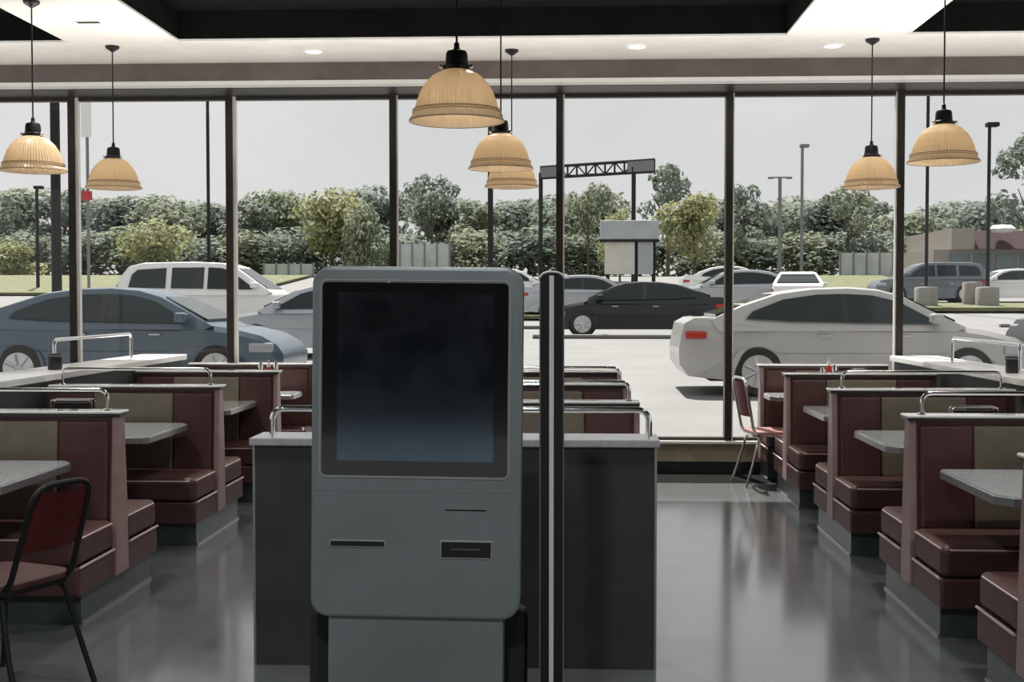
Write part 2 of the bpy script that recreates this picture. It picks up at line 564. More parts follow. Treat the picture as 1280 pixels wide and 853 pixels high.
# ------------------------------------------------------------------ pendants
def make_pendant(x, y, z, top, label):
    """z: rim height; origin at the rim centre"""
    t = thing('pendant_lamp', (x, y, z), label, 'pendant lamp', group='ribbed glass pendant lamps')
    bm = new_bm()
    prof = [(0.226, 0.0), (0.222, 0.012), (0.207, 0.028), (0.203, 0.050), (0.198, 0.058), (0.189, 0.095), (0.172, 0.140), (0.147, 0.182), (0.112, 0.218), (0.070, 0.240), (0.056, 0.246)]
    prof += [(r - 0.006, h - 0.004 if h > 0.01 else h) for r, h in prof[::-1]]
    lathe(bm, prof, seg=128, mod=lambda k: 1.0 + (0.016 if k % 2 else -0.016))
    sh = obj('shade', bm, M['shade'], t)
    for rr, zz, r_ in ((0.227, 0.001, 0.0035), (0.209, 0.052, 0.0035), (0.212, 0.040, 0.0025)):
        bm = new_bm()
        tube(bm, [Vector((rr * math.cos(2 * PI * k / 48), rr * math.sin(2 * PI * k / 48), zz)) for k in range(49)], r_, 6)
        obj('moulded_ring', bm, M['ring'], sh, smooth=True)
    bm = new_bm()
    lathe(bm, [(0.0555, 0.240), (0.066, 0.246), (0.068, 0.262), (0.055, 0.270), (0.052, 0.318), (0.046, 0.334), (0.018, 0.342), (0.013, 0.352), (0.013, 0.372), (0.004, 0.380)], seg=28, close=True)
    obj('fitter_cap', bm, M['black_metal'], t, smooth=True)
    for a in (R(200), R(-20), R(90)):
        bm = new_bm()
        bmesh.ops.create_uvsphere(bm, u_segments=10, v_segments=8, radius=0.012)
        bmesh.ops.translate(bm, verts=bm.verts, vec=(0.074 * math.cos(a), 0.074 * math.sin(a), 0.256))
        obj('thumb_screw', bm, M['chrome'], t, smooth=True)
    obj('cord', cyl(new_bm(), (0, 0, 0.375), (0, 0, top - z - 0.02), 0.0055), M['black_metal'], t)
    bm = new_bm()
    lathe(bm, [(0.006, top - z - 0.05), (0.055, top - z - 0.018), (0.058, top - z), (0.0001, top - z)], seg=24)
    obj('canopy', bm, M['black_metal'], t, smooth=True)
    bm = new_bm()
    bmesh.ops.create_uvsphere(bm, u_segments=16, v_segments=12, radius=0.035)
    bmesh.ops.translate(bm, verts=bm.verts, vec=(0, 0, 0.13))
    obj('bulb', bm, M['lamp_on'], t, smooth=True)
    l = bpy.data.lights.new('pendant_bulb_lamp', 'POINT')
    l.energy = PEND_W
    l.color = (1.0, 0.90, 0.76)
    l.shadow_soft_size = 0.05
    lo = bpy.data.objects.new('pendant_bulb_lamp', l)
    lo.location = (0, 0, 0.08)
    lo.parent = t
    COL.objects.link(lo)
    return t
PEND_W = 2.2
make_pendant(-0.534, 5.94, 2.455, REC + 0.02, 'large amber glass pendant lamp hanging nearest, above the ordering kiosk')
make_pendant(-0.472, 8.69, 2.519, REC + 0.02, 'amber pendant lamp just behind the nearest one, overlapping a farther lamp')
make_pendant(-0.476, 10.45, 2.553, SOF, 'amber pendant lamp half hidden behind another, farthest of the middle row')
make_pendant(-3.771, 8.6, 2.509, SOF, 'amber pendant lamp at the far left edge of the room')
make_pendant(-3.773, 10.15, 2.528, SOF, 'smaller amber pendant lamp hanging before the far left window mullion')
make_pendant(2.446, 10.15, 2.508, SOF, 'amber pendant lamp on the right, hanging before a mullion near the window')
make_pendant(2.439, 8.2, 2.495, SOF, 'rightmost amber pendant lamp, nearer than its right-hand neighbour')

# ------------------------------------------------------------------ booths
ZC, ZS = 1.015, 0.45


def make_booth(label, w, group, seats=(1, -1), rail=True, end=True, rail_from=0.075, sd=0.48):
    """double booth bench; aisle end at x=0, running to +x; back on y=0"""
    t = thing('booth_bench', (0, 0, 0), label, 'booth bench', group=group)
    prof = [(-0.092, 0.15), (0.092, 0.15), (0.078, 0.55), (0.045, ZC - 0.03), (-0.045, ZC - 0.03), (-0.078, 0.55)]
    ends = ((0.0, 0.035), (w - 0.035, w)) if end == 2 else ((0.0, 0.035),)
    for e0, e1 in ends:
        bm = new_bm()
        prism(bm, prof, 'x', e0, e1)
        obj('end_panel', bm, M['post'], t, bevel=0.006)
    bm = new_bm()
    prism(bm, [(y * 0.9, z) for y, z in prof], 'x', 0.035, w - (0.035 if end == 2 else 0))
    obj('back_core', bm, M['maroon'], t)
    # cap, its edge strip with the window glint in its colour
    bm = new_bm()
    box(bm, -0.012, w, -0.062, 0.062, ZC - 0.03, ZC - 0.006)
    obj('cap', bm, M['cap'], t, bevel=0.006)
    bm = new_bm()
    box(bm, -0.018, w, -0.066, 0.066, ZC - 0.016, ZC)
    obj('cap_strip', bm, M['cap_glint'], t, bevel=0.010, seg=4)
    # pads on each face: maroon, beige, maroon
    for sgn in (1, -1):
        for (a, b_, mm, nm) in ((0.05, 0.315, 'maroon', 'side_pad'), (0.318, w - 0.318, 'beige', 'centre_pad'), (w - 0.315, w - 0.05, 'maroon', 'side_pad')):
            bm = new_bm()
            z0, z1 = 0.44, ZC - 0.055
            def yy(z):
                return 0.92 * (0.078 + (0.045 - 0.078) * (z - 0.55) / (ZC - 0.03 - 0.55))
            pts = [(sgn * (yy(z0) - 0.03), z0), (sgn * (yy(z0) + 0.024), z0), (sgn * (yy(z1) + 0.022), z1), (sgn * (yy(z1) - 0.03), z1)]
            prism(bm, pts, 'x', a, b_)
            obj(nm, bm, M[mm], t, bevel=0.014, seg=3)
    for sgn in seats:
        y0, y1 = 0.095 * sgn, (0.095 + sd) * sgn
        lo, hi = min(y0, y1), max(y0, y1)
        c = obj('seat_cushion', box(new_bm(), 0.012, w, lo, hi, 0.295, ZS), M['maroon'], t, bevel=0.035, seg=4)
        bm = new_bm()
        yp = y1 - 0.012 * sgn
        tube(bm, smooth_path([(0.016, y0 + 0.02 * sgn, ZS - 0.020), (0.016, yp - 0.02 * sgn, ZS - 0.020), (0.05, y1 - 0.004 * sgn, ZS - 0.022), (w - 0.02, y1 - 0.004 * sgn, ZS - 0.022)], 0.03), 0.005, 6)
        obj('piping', bm, M['piping'], c)
        s = obj('seat_front', box(new_bm(), 0.008, w, lo + 0.0, hi - 0.0 if sgn > 0 else hi, 0.15, 0.293), M['maroon'], t, bevel=0.012)
        bm = new_bm()
        tube(bm, [(0.004, y0 + 0.02 * sgn, 0.294), (0.004, y1 - 0.01 * sgn, 0.294)], 0.007, 6)
        obj('piping', bm, M['piping'], s)
    lo = -(sd + 0.02) if -1 in seats else -0.08
    hi = sd + 0.02 if 1 in seats else 0.08
    obj('toe_kick', box(new_bm(), 0.03, w, lo, hi, 0.0, 0.15), M['toe'], t)
    bm = new_bm()
    box(bm, 0.020, 0.031, lo, hi, 0.0, 0.012)
    obj('floor_trim', bm, M['lam_edge'], t)
    if rail:
        bm = new_bm()
        r0 = rail_from
        tube(bm, smooth_path([(r0, 0, ZC), (r0, 0, ZC + 0.108), (w - r0, 0, ZC + 0.108), (w - r0, 0, ZC)], 0.075, 7), 0.0115, 10)
        obj('rail', bm, M['chrome'], t, smooth=True)
        for x in (r0, w - r0):
            bm = new_bm(); lathe(bm, [(0.024, ZC), (0.022, ZC + 0.006), (0.012, ZC + 0.01)], cx=x, seg=14)
            obj('rail_flange', bm, M['chrome'], t, smooth=True)
    return t


def flip(o):
    """mirror a booth to run towards -x: half turn about z (the bench is the same front and back)"""
    o.rotation_euler = (0, 0, PI)


BW = 1.19
G = 'booth benches on the right'
b1 = make_booth('maroon double booth bench with steel rail, nearest whole one on the right', BW, G)
b1.location = (1.735, 6.40, 0)
copy_tree(b1, (1.74, 8.27, 0), 0, 'maroon double booth bench with rail, second whole one back on the right')
b3 = make_booth('maroon booth bench without rail beside the chrome chair, third back on the right', BW, G, rail=False)
b3.location = (1.745, 10.02, 0)
copy_tree(b1, (1.735, 4.74, 0), 0, 'maroon booth bench cut off by the right edge of the photo')
G = 'booth benches on the left'
copy_tree(b1, (-2.365, 6.44, 0), PI, 'maroon double booth bench with steel rail, nearest on the left')['group'] = G
copy_tree(b1, (-2.385, 8.40, 0), PI, 'maroon double booth bench with steel rail, second back on the left')['group'] = G
copy_tree(b3, (-2.40, 10.16, 0), PI, 'maroon booth bench without rail, farthest on the left')['group'] = G
# single benches against the windows (backs a little lower)
e = make_booth('single maroon bench against the window behind the chrome chair', 1.15, 'window benches', seats=(-1,), rail=False, sd=0.30)
e.location = (1.745, 11.36, 0)
e2 = copy_tree(e, (-2.36, 11.33, -0.02), PI, 'single maroon bench against the window at the left end')
e2.rotation_euler = (0, 0, 0)
e2.location = (-3.50, 11.36, 0)

G = 'booth benches behind the low partition'
c1 = make_booth('wide maroon bench with rail directly behind the low charcoal partition', 1.79, G, end=2, rail=True, rail_from=0.06)
c1.location = (-1.375, 7.19, 0)
copy_tree(c1, (-1.37, 8.71, 0), 0, 'wide maroon bench with rail, second behind the low charcoal partition')
c3 = make_booth('wide maroon bench nearest the window in the middle row', 1.80, G, end=2, rail=False)
c3.location = (-1.36, 10.24, 0)

# ------------------------------------------------------------------ tables
def make_table(label, w, d, group):
    """wall-hung top on a pedestal; aisle end at x=0, centre y=0"""
    t = thing('booth_table', (0, 0, 0), label, 'table', group=group)
    c = 0.07
    poly = [(0, -d / 2 + c), (c * 0.8, -d / 2), (w, -d / 2), (w, d / 2), (c * 0.3, d / 2), (0, d / 2 - c * 0.3)]
    bm = new_bm(); prism(bm, poly, 'z', 0.742, 0.766)
    obj('tabletop', bm, M['laminate'], t)
    big = [(-0.006, -d / 2 + c - 0.003), (c * 0.8 - 0.003, -d / 2 - 0.006), (w, -d / 2 - 0.006), (w, d / 2 + 0.006), (c * 0.3 - 0.002, d / 2 + 0.006), (-0.006, d / 2 - c * 0.3 + 0.002)]
    bm = new_bm(); prism(bm, big, 'z', 0.722, 0.760)
    obj('edge_band', bm, M['lam_edge'], t, bevel=0.003)
    bm = new_bm(); cyl(bm, (w * 0.52, 0, 0.02), (w * 0.52, 0, 0.722), 0.042)
    obj('pedestal', bm, M['black_metal'], t, smooth=True)
    bm = new_bm(); lathe(bm, [(0.23, 0.0), (0.23, 0.012), (0.05, 0.04)], cx=w * 0.52, seg=28, close=True)
    obj('foot', bm, M['black_metal'], t, smooth=True)
    return t
G = 'booth tables on the right'
t1 = make_table('pale laminate table in the nearest booth on the right', 1.02, 0.86, G)
t1.location = (1.83, 5.72, 0)
copy_tree(t1, (1.83, 7.54, 0), 0, 'pale laminate table in the second booth on the right')
copy_tree(t1, (1.85, 9.36, 0), 0, 'pale laminate table in the third booth on the right')
t4 = make_table('small pale table by the window beside the chrome chair', 1.05, 0.42, 'tables by the window')
t4.location = (1.76, 10.97, 0)
G = 'booth tables on the left'
copy_tree(t1, (-2.55, 5.84, 0), PI, 'pale laminate table beside the dark chair, nearest on the left')['group'] = G
copy_tree(t1, (-2.56, 7.82, 0), PI, 'pale laminate table in the second booth on the left')['group'] = G
copy_tree(t1, (-2.57, 9.70, 0), PI, 'pale laminate table in the third booth on the left')['group'] = G
copy_tree(t4, (-2.42, 10.97, 0), PI, 'small pale table by the window at the left end')
ct = make_table('pale table between the first and second benches behind the partition', 1.5, 0.62, 'tables in the middle row')
ct.location = (-1.22, 6.28, 0)
copy_tree(ct, (-1.22, 7.95, 0), 0, 'pale table between the second and third benches behind the partition')
copy_tree(ct, (-1.22, 9.47, 0), 0, 'pale table between the two farthest benches of the middle row')

# ------------------------------------------------------------------ low partition behind the kiosk
def tube_rail(parent, a, b_, h, r=0.013, rad=0.05, name='rail'):
    a, b_ = Vector(a), Vector(b_)
    up = Vector((0, 0, h))
    bm = new_bm()
    tube(bm, smooth_path([a, a + up, b_ + up, b_], rad, 7), r, 10)
    o = obj(name, bm, M['chrome'], parent, smooth=True)
    return o
t = thing('partition', (-0.49, 5.42, 0), 'low charcoal partition with grey cap and steel rail behind the kiosk', 'partition')
obj('panel', box(new_bm(), -0.875, 0.865, -0.105, 0.105, 0.0, 0.965), M['halfwall'], t)
obj('cap', box(new_bm(), -0.895, 0.885, -0.125, 0.125, 0.965, 1.0), M['halfcap'], t, bevel=0.006)
for x in (-0.878, 0.868):
    obj('corner_strip', box(new_bm(), x - 0.005, x + 0.005, -0.109, -0.099, 0.0, 0.965), M['lam_edge'], t)
tube_rail(t, (-0.82, 0.0, 1.0), (0.845, 0.0, 1.0), 0.118, 0.014, 0.075)

# ------------------------------------------------------------------ side ledges with rails
def ledge(x0, x1, label):
    xm = (x0 + x1) / 2
    t = thing('side_partition', (xm, 7.2, 0), label, 'partition', group='white topped side partitions')
    w = abs(x1 - x0) / 2
    obj('panel', box(new_bm(), -w + 0.04, w - 0.04, -4.2, 4.22, 0, 1.04), M['halfwall'], t)
    obj('cap', box(new_bm(), -w, w, -4.25, 4.24, 1.04, 1.09), M['ledge_cap'], t, bevel=0.008)
    return t
tl = ledge(-4.0, -3.57, 'long white topped partition behind the left booths')
tr_ = ledge(2.94, 3.37, 'long white topped partition behind the right booths')
tube_rail(tl, (0.0, 1.75, 1.09), (0.0, 3.35, 1.09), 0.215, 0.014, 0.05)
tube_rail(tr_, (-0.03, 1.5, 1.09), (-0.03, 3.0, 1.09), 0.20, 0.014, 0.05)

def caddy(loc, label):
    t = thing('condiment_caddy', loc, label, 'caddy', group='dark caddies on the side partitions')
    bm = new_bm(); lathe(bm, [(0.046, 0), (0.052, 0.01), (0.052, 0.09), (0.057, 0.095), (0.057, 0.115), (0.045, 0.117), (0.043, 0.06)], seg=24, close=True)
    obj('cup', bm, M['black_plastic'], t, smooth=True)
    bm = new_bm(); lathe(bm, [(0.0575, 0.098), (0.0595, 0.102), (0.0575, 0.108)], seg=24)
    obj('band', bm, M['pole_grey'], t, smooth=True)
    return t
caddy((-3.74, 8.85, 1.09), 'dark cup caddy on the left white topped partition')
caddy((3.10, 8.75, 1.09), 'dark cup caddy on the right white topped partition')

# table caddies (steel wire frame with menus) on the second tables
def menu_rack(loc, rz, label):
    t = thing('menu_rack', loc, label, 'menu rack', rz, group='steel menu racks on the booth tables')
    for y in (-0.03, 0.03):
        bm = new_bm(); tube(bm, smooth_path([(-0.135, y, 0), (-0.135, y, 0.185), (0.135, y, 0.185), (0.135, y, 0)], 0.02), 0.005, 8)
        obj('frame', bm, M['chrome'], t, smooth=True)
    obj('tray', box(new_bm(), -0.14, 0.14, -0.045, 0.045, 0.0, 0.012), M['black_metal'], t, bevel=0.003)
    obj('menu', box(new_bm(), -0.12, 0.12, -0.012, 0.010, 0.012, 0.165), M['black_plastic'], t, bevel=0.003)
    return t
q = at(1217, 512, 7.6)
menu_rack((q.x, 7.6, 0.766), 0, 'steel framed dark menu rack on the second right-hand table')
q = at(91, 509, 7.9)
menu_rack((q.x, 7.9, 0.766), 0, 'steel framed dark menu rack on the second left-hand table')

def shaker(loc, label, mm, h=0.1, r=0.028):
    t = thing('shaker', loc, label, 'shaker', group='shakers on the window tables')
    bm = new_bm(); lathe(bm, [(r, 0), (r * 1.05, 0.01), (r * 0.8, h * 0.7), (r * 0.8, h * 0.72)], seg=18, close=True)
    obj('body', bm, mm, t, smooth=True)
    bm = new_bm(); lathe(bm, [(r * 0.86, h * 0.7), (r * 0.86, h * 0.85), (r * 0.5, h), (0.001, h)], seg=18)
    obj('lid', bm, M['chrome'], t, smooth=True)
    return t
def bottle(loc, label, mm, h=0.24):
    t = thing('sauce_bottle', loc, label, 'bottle', group='sauce bottles on the window tables')
    bm = new_bm(); lathe(bm, [(0.034, 0), (0.036, 0.01), (0.036, h * 0.55), (0.022, h * 0.75), (0.014, h * 0.8)], seg=18, close=True)
    obj('body', bm, mm, t, smooth=True)
    bm = new_bm(); lathe(bm, [(0.018, h * 0.78), (0.017, h * 0.86), (0.007, h * 0.9), (0.004, h)], seg=14, close=True)
    obj('cap', bm, M['white_plastic'], t, smooth=True)
    return t
ZTT = 0.766
def on(px, Y):
    return at(px, 480, Y).x
def dispenser(loc, label):
    t = thing('napkin_dispenser', loc, label, 'napkin dispenser', group='napkin dispensers on the window tables')
    obj('housing', box(new_bm(), -0.055, 0.055, -0.06, 0.06, 0, 0.235), M['black_plastic'], t, bevel=0.012)
    obj('face_plate', box(new_bm(), -0.042, 0.042, -0.064, -0.058, 0.03, 0.21), M['chrome'], t, bevel=0.003)
bottle((on(1036, 10.9), 10.9, ZTT), 'red sauce bottle on the small right window table', M['ketchup'], 0.33)
shaker((on(1043, 10.85), 10.85, ZTT), 'white shaker beside the red bottle on the right window table', M['white_plastic'], 0.27)
shaker((on(1028, 10.8), 10.8, ZTT), 'pink lidded shaker left of the red bottle on the right window table', M['seat_pink'], 0.25)
dispenser((on(1074, 10.9), 10.9, ZTT), 'small black napkin dispenser on the right window table')
bottle((on(336, 10.9), 10.9, ZTT), 'red sauce bottle on the small left window table', M['ketchup'], 0.30)
shaker((on(345, 10.95), 10.95, ZTT), 'white shaker right of the red bottle on the left window table', M['white_plastic'], 0.28)
shaker((on(326, 10.85), 10.85, ZTT), 'white shaker left of the red bottle on the left window table', M['white_plastic'], 0.28)

# ------------------------------------------------------------------ chairs
def make_chair(loc, rz, label, pad, seatm, frame, top=0.93, lean=0.085, hw=0.18):
    """diner chair facing +x: tube frame, curved legs, padded seat, back with a centre splat"""
    t = thing('diner_chair', loc, label, 'chair', rz, group='chrome diner chairs')
    bm = new_bm(); prism(bm, rrect(0.40, 0.40, 0.09, 6), 'z', 0.44, 0.475)
    obj('seat', bm, seatm, t, bevel=0.012, seg=3)
    bm = new_bm(); prism(bm, rrect(0.405, 0.405, 0.09, 6), 'z', 0.428, 0.446)
    obj('seat_band', bm, frame, t)
    for (sx, sy) in ((1, 1), (1, -1), (-1, 1), (-1, -1)):
        bm = new_bm()
        pts = [(sx * 0.13, sy * 0.14, 0.435), (sx * 0.165, sy * 0.165, 0.40), (sx * (0.20 if sx > 0 else 0.215), sy * 0.19, 0.2), (sx * (0.235 if sx > 0 else 0.285), sy * 0.205, 0.0)]
        tube(bm, smooth_path(pts, 0.12, 6), 0.0115, 10)
        obj('leg', bm, frame, t, smooth=True)
    bm = new_bm()
    pts = [(-0.14, -0.16, 0.43), (-0.205, -0.165, 0.47), (-0.205 - lean, -hw, top), (-0.205 - lean, hw, top), (-0.205, 0.165, 0.47), (-0.14, 0.16, 0.43)]
    tube(bm, smooth_path(pts, 0.09, 7), 0.0125, 10)
    obj('back_frame', bm, frame, t, smooth=True)
    bm = new_bm()
    rows = []
    for k in range(7):
        z = 0.60 + (top - 0.03 - 0.60) * k / 6
        x = -0.205 - lean * (z - 0.47) / (top - 0.47)
        pw = 0.155 + (hw - 0.01 - 0.155) * (z - 0.47) / (top - 0.47)
        row = []
        for j in range(9):
            y = -pw + 2 * pw * j / 8
            row.append(bm.verts.new((x - 0.03 * (1 - (y / pw) ** 2), y, z)))
        rows.append(row)
    for k in range(6):
        for j in range(8):
            bm.faces.new([rows[k][j], rows[k][j + 1], rows[k + 1][j + 1], rows[k + 1][j]])
    bmesh.ops.solidify(bm, geom=bm.faces[:], thickness=0.02)
    o = obj('back_pad', bm, pad, t, smooth=True)
    return t
make_chair((1.76, 10.80, 0), R(10), 'chrome diner chair with maroon back by the window on the right', M['red_wood'], M['seat_pink'], M['chrome'])
make_chair((-2.32, 4.96, 0), R(158), 'dark diner chair at the end of the nearest left table', M['red_wood'], M['maroon'], M['black_metal'], 0.87, 0.13, 0.15)

# ------------------------------------------------------------------ ordering kiosk
KY = 3.80
t = thing('ordering_kiosk', (-0.478, KY, 0), 'grey self-order kiosk with dark touchscreen standing in the middle foreground', 'kiosk')
zb, zt = 0.615, 1.702
KW = 0.65
bm = new_bm(); prism(bm, rrect(KW, zt - zb, 0.058, 8, 0.0, (zt + zb) / 2), 'y', -0.045, 0.075)
body = obj('body', bm, M['kiosk'], t, bevel=0.012, seg=3)
bm = new_bm(); prism(bm, rrect(KW - 0.05, zt - zb - 0.06, 0.045, 6, 0, (zt + zb) / 2), 'y', 0.075, 0.16)
obj('rear_shell', bm, M['kiosk_dark'], t, bevel=0.01)
sx0, sx1 = -0.292, 0.281
sz0, sz1 = 1.058, 1.652
bm = new_bm(); prism(bm, rrect(sx1 - sx0, sz1 - sz0, 0.014, 5, (sx0 + sx1) / 2, (sz0 + sz1) / 2), 'y', -0.0465, -0.030)
bez = obj('screen_bezel', bm, M['bezel'], t)
obj('display', box(new_bm(), sx0 + 0.048, sx1 - 0.043, -0.0475, -0.0460, sz0 + 0.045, sz1 - 0.03), M['screen'], bez)
bm = new_bm()
for pts, sg in ((rrect(sx1 - sx0 + 0.012, sz1 - sz0 + 0.012, 0.02, 5, (sx0 + sx1) / 2, (sz0 + sz1) / 2), 1),):
    tube(bm, [Vector((u, -0.0455, v)) for u, v in pts + pts[:1]], 0.0035, 6)
obj('screen_gasket', bm, M['slot_rim'], bez)
bm = new_bm(); bmesh.ops.create_cone(bm, cap_ends=True, segments=14, radius1=0.006, radius2=0.006, depth=0.004)
bmesh.ops.rotate(bm, verts=bm.verts, matrix=Matrix.Rotation(PI / 2, 3, 'X'))
bmesh.ops.translate(bm, verts=bm.verts, vec=(-0.086, -0.047, sz1 + 0.004))
obj('camera_lens', bm, M['slot_rim'], t)
def kslot(name, x0, x1, z0, z1, rim, inner=None):
    o = obj(name, box(new_bm(), x0 - rim, x1 + rim, -0.049, -0.040, z0 - rim, z1 + rim), M['slot_rim'], t, bevel=0.002)
    obj('opening', box(new_bm(), x0, x1, -0.0502, -0.045, z0, z1), M['black_plastic'], o)
    return o
def kx(px): return at(px, 600, KY - 0.045).x + 0.478
def kz(py): return at(510, py, KY - 0.045).z
kslot('receipt_slot', kx(409), kx(476), kz(685), kz(679), 0.004)
rd = kslot('card_reader', kx(548), kx(610), kz(697), kz(678), 0.005)
obj('card_slit', box(new_bm(), kx(560), kx(596), -0.0512, -0.050, kz(687.4), kz(686.2)), M['pole_grey'], rd)
obj('scanner_slot', box(new_bm(), kx(552), kx(604), -0.0465, -0.040, kz(639.2), kz(637.4)), M['black_plastic'], t)
obj('panel_seam', box(new_bm(), -KW / 2 + 0.012, KW / 2 - 0.012, -0.0456, -0.040, kz(617), kz(616.2)), M['pole_grey'], t)
obj('pedestal', box(new_bm(), kx(405), kx(626), -0.028, 0.10, 0.02, zb + 0.02), M['kiosk'], t, bevel=0.006)
obj('service_box', box(new_bm(), kx(369), kx(655), 0.102, 0.20, 0.02, 0.62), M['kiosk_dark'], t, bevel=0.03)
obj('base_plate', box(new_bm(), -0.33, 0.33, -0.20, 0.30, 0.0, 0.022), M['kiosk_dark'], t, bevel=0.005)
# the shell leans very slightly, as in the photo
t.rotation_euler = (R(-0.8), R(0.55), 0)

# slim upright post beside the kiosk
PY = 3.9
pz = at(690, 340, PY)
t = thing('divider_post', (pz.x, PY, 0), 'slim black post with bright centre strip right of the kiosk', 'post')
bm = new_bm()
hw = 0.037
arch = [(-hw, 0.012), (hw, 0.012)] + [(hw * math.cos(R(a)), pz.z - 0.018 + 0.018 * math.sin(R(a))) for a in range(0, 181, 15)]
prism(bm, arch, 'y', -0.02, 0.14)
obj('panel', bm, M['black_plastic'], t, bevel=0.003)
bm = new_bm()
tube(bm, [Vector((hw * math.cos(R(a)), -0.021, pz.z - 0.018 + 0.018 * math.sin(R(a)))) for a in range(0, 181, 15)], 0.0035, 6)
obj('top_edge', bm, M['strip_glint'], t)
bm = new_bm()
box(bm, -0.0085, 0.0065, -0.026, -0.019, 0.02, pz.z - 0.012)
obj('centre_strip', bm, M['strip_glint'], t, bevel=0.002)
bm = new_bm()
for s in (-1, 1): box(bm, s * hw - 0.002, s * hw + 0.002, -0.022, -0.015, 0.02, pz.z - 0.02)
obj('edge_bead', bm, M['pole_grey'], t)
obj('foot_plate', box(new_bm(), -0.10, 0.10, -0.10, 0.20, 0, 0.012), M['black_metal'], t)

# ------------------------------------------------------------------ outside ground
def gz(Y):
    if Y < 12: return 0.16
    if Y < 36: return 0.30 + 0.0227 * (Y - 18) if Y > 12 else 0.16
    if Y < 55: return 0.709 + 0.045 * (Y - 36)
    if Y < 75: return 1.564 + 0.072 * (Y - 55)
    return 3.0
bm = new_bm()
ys = [11.68, 12, 14, 18, 24, 30, 36, 40, 45, 50, 55, 60, 65, 70, 75, 90, 140, 260]
prev = None
for y in ys:
    row = [bm.verts.new((x, y, gz(y))) for x in (-160, 160)]
    if prev: bm.faces.new([prev[0], prev[1], row[1], row[0]])
    prev = row
bmesh.ops.recalc_face_normals(bm, faces=bm.faces)
struct('ground', bm, M['asphalt'], label='pale sunlit car park rising towards the trees')
bm = new_bm()
box(bm, -160, 160, 11.66, 11.70, -1.2, 0.16)
box(bm, -160, XL, -40, 11.70, -0.2, -0.1)
box(bm, XR, 160, -40, 11.70, -0.2, -0.1)
struct('ground_2', bm, M['asphalt'], label='pavement beside the building')

def strip(name, x0, x1, y0, y1, m, h, label, kind, n=8):
    bm = new_bm()
    lo = []
    for i in range(n + 1):
        y = y0 + (y1 - y0) * i / n
        lo.append([bm.verts.new((x0, y, gz(y) + h)), bm.verts.new((x1, y, gz(y) + h))])
    for i in range(n):
        bm.faces.new([lo[i][0], lo[i][1], lo[i + 1][1], lo[i + 1][0]])
    bmesh.ops.recalc_face_normals(bm, faces=bm.faces)
    bmesh.ops.solidify(bm, geom=bm.faces[:], thickness=h + 0.05)
    o = obj(name, bm, m)
    return tag(o, label, 'grass' if kind == 'stuff' else None, None, kind)
strip('grass_verge', -120, -15.5, 58, 74, M['grass'], 0.06, 'long dry grass verge before the far left trees', 'stuff')
strip('grass_verge', 10.5, 18.2, 55, 73, M['grass'], 0.06, 'grass patch beyond the white sedan, left of the right mullion', 'stuff')
strip('grass_verge', 12.5, 60, 45, 48.5, M['grass'], 0.08, 'grass island round the lamp post bases on the right', 'stuff')
strip('grass_verge', -1.75, -0.4, 40.5, 44.5, M['grass'], 0.06, 'small grass patch seen between kiosk and black post', 'stuff')
strip('grass_verge', -160, 160, 75.5, 250, M['grass'], 0.05, 'shaded grass under the tree line', 'stuff', 30)
def kerb(x0, x1, y, label):
    bm = new_bm(); box(bm, x0, x1, y, y + 0.18, gz(y) - 0.05, gz(y) + 0.11)
    o = obj('kerb', bm, M['kerb'], bevel=0.02)
    bm = new_bm(); box(bm, x0, x1, y - 0.02, y, gz(y) - 0.02, gz(y) + 0.06)
    obj('kerb_face', bm, M['seam'], o)
    tag(o, label, 'kerb', 'car park kerbs')
kerb(-0.9, 3.4, 31.5, 'long kerb beside the black sedan')
kerb(-1.8, -0.3, 36.5, 'short kerb seen between kiosk and black post')
kerb(12.9, 24, 37.5, 'kerb line across the car park on the far right')

# ------------------------------------------------------------------ cars
def interp(pts, x):
    for (x0, z0), (x1, z1) in zip(pts, pts[1:]):
        if x0 <= x <= x1:
            return z0 + (z1 - z0) * (x - x0) / max(1e-6, x1 - x0)
    return pts[0][1] if x < pts[0][0] else pts[-1][1]


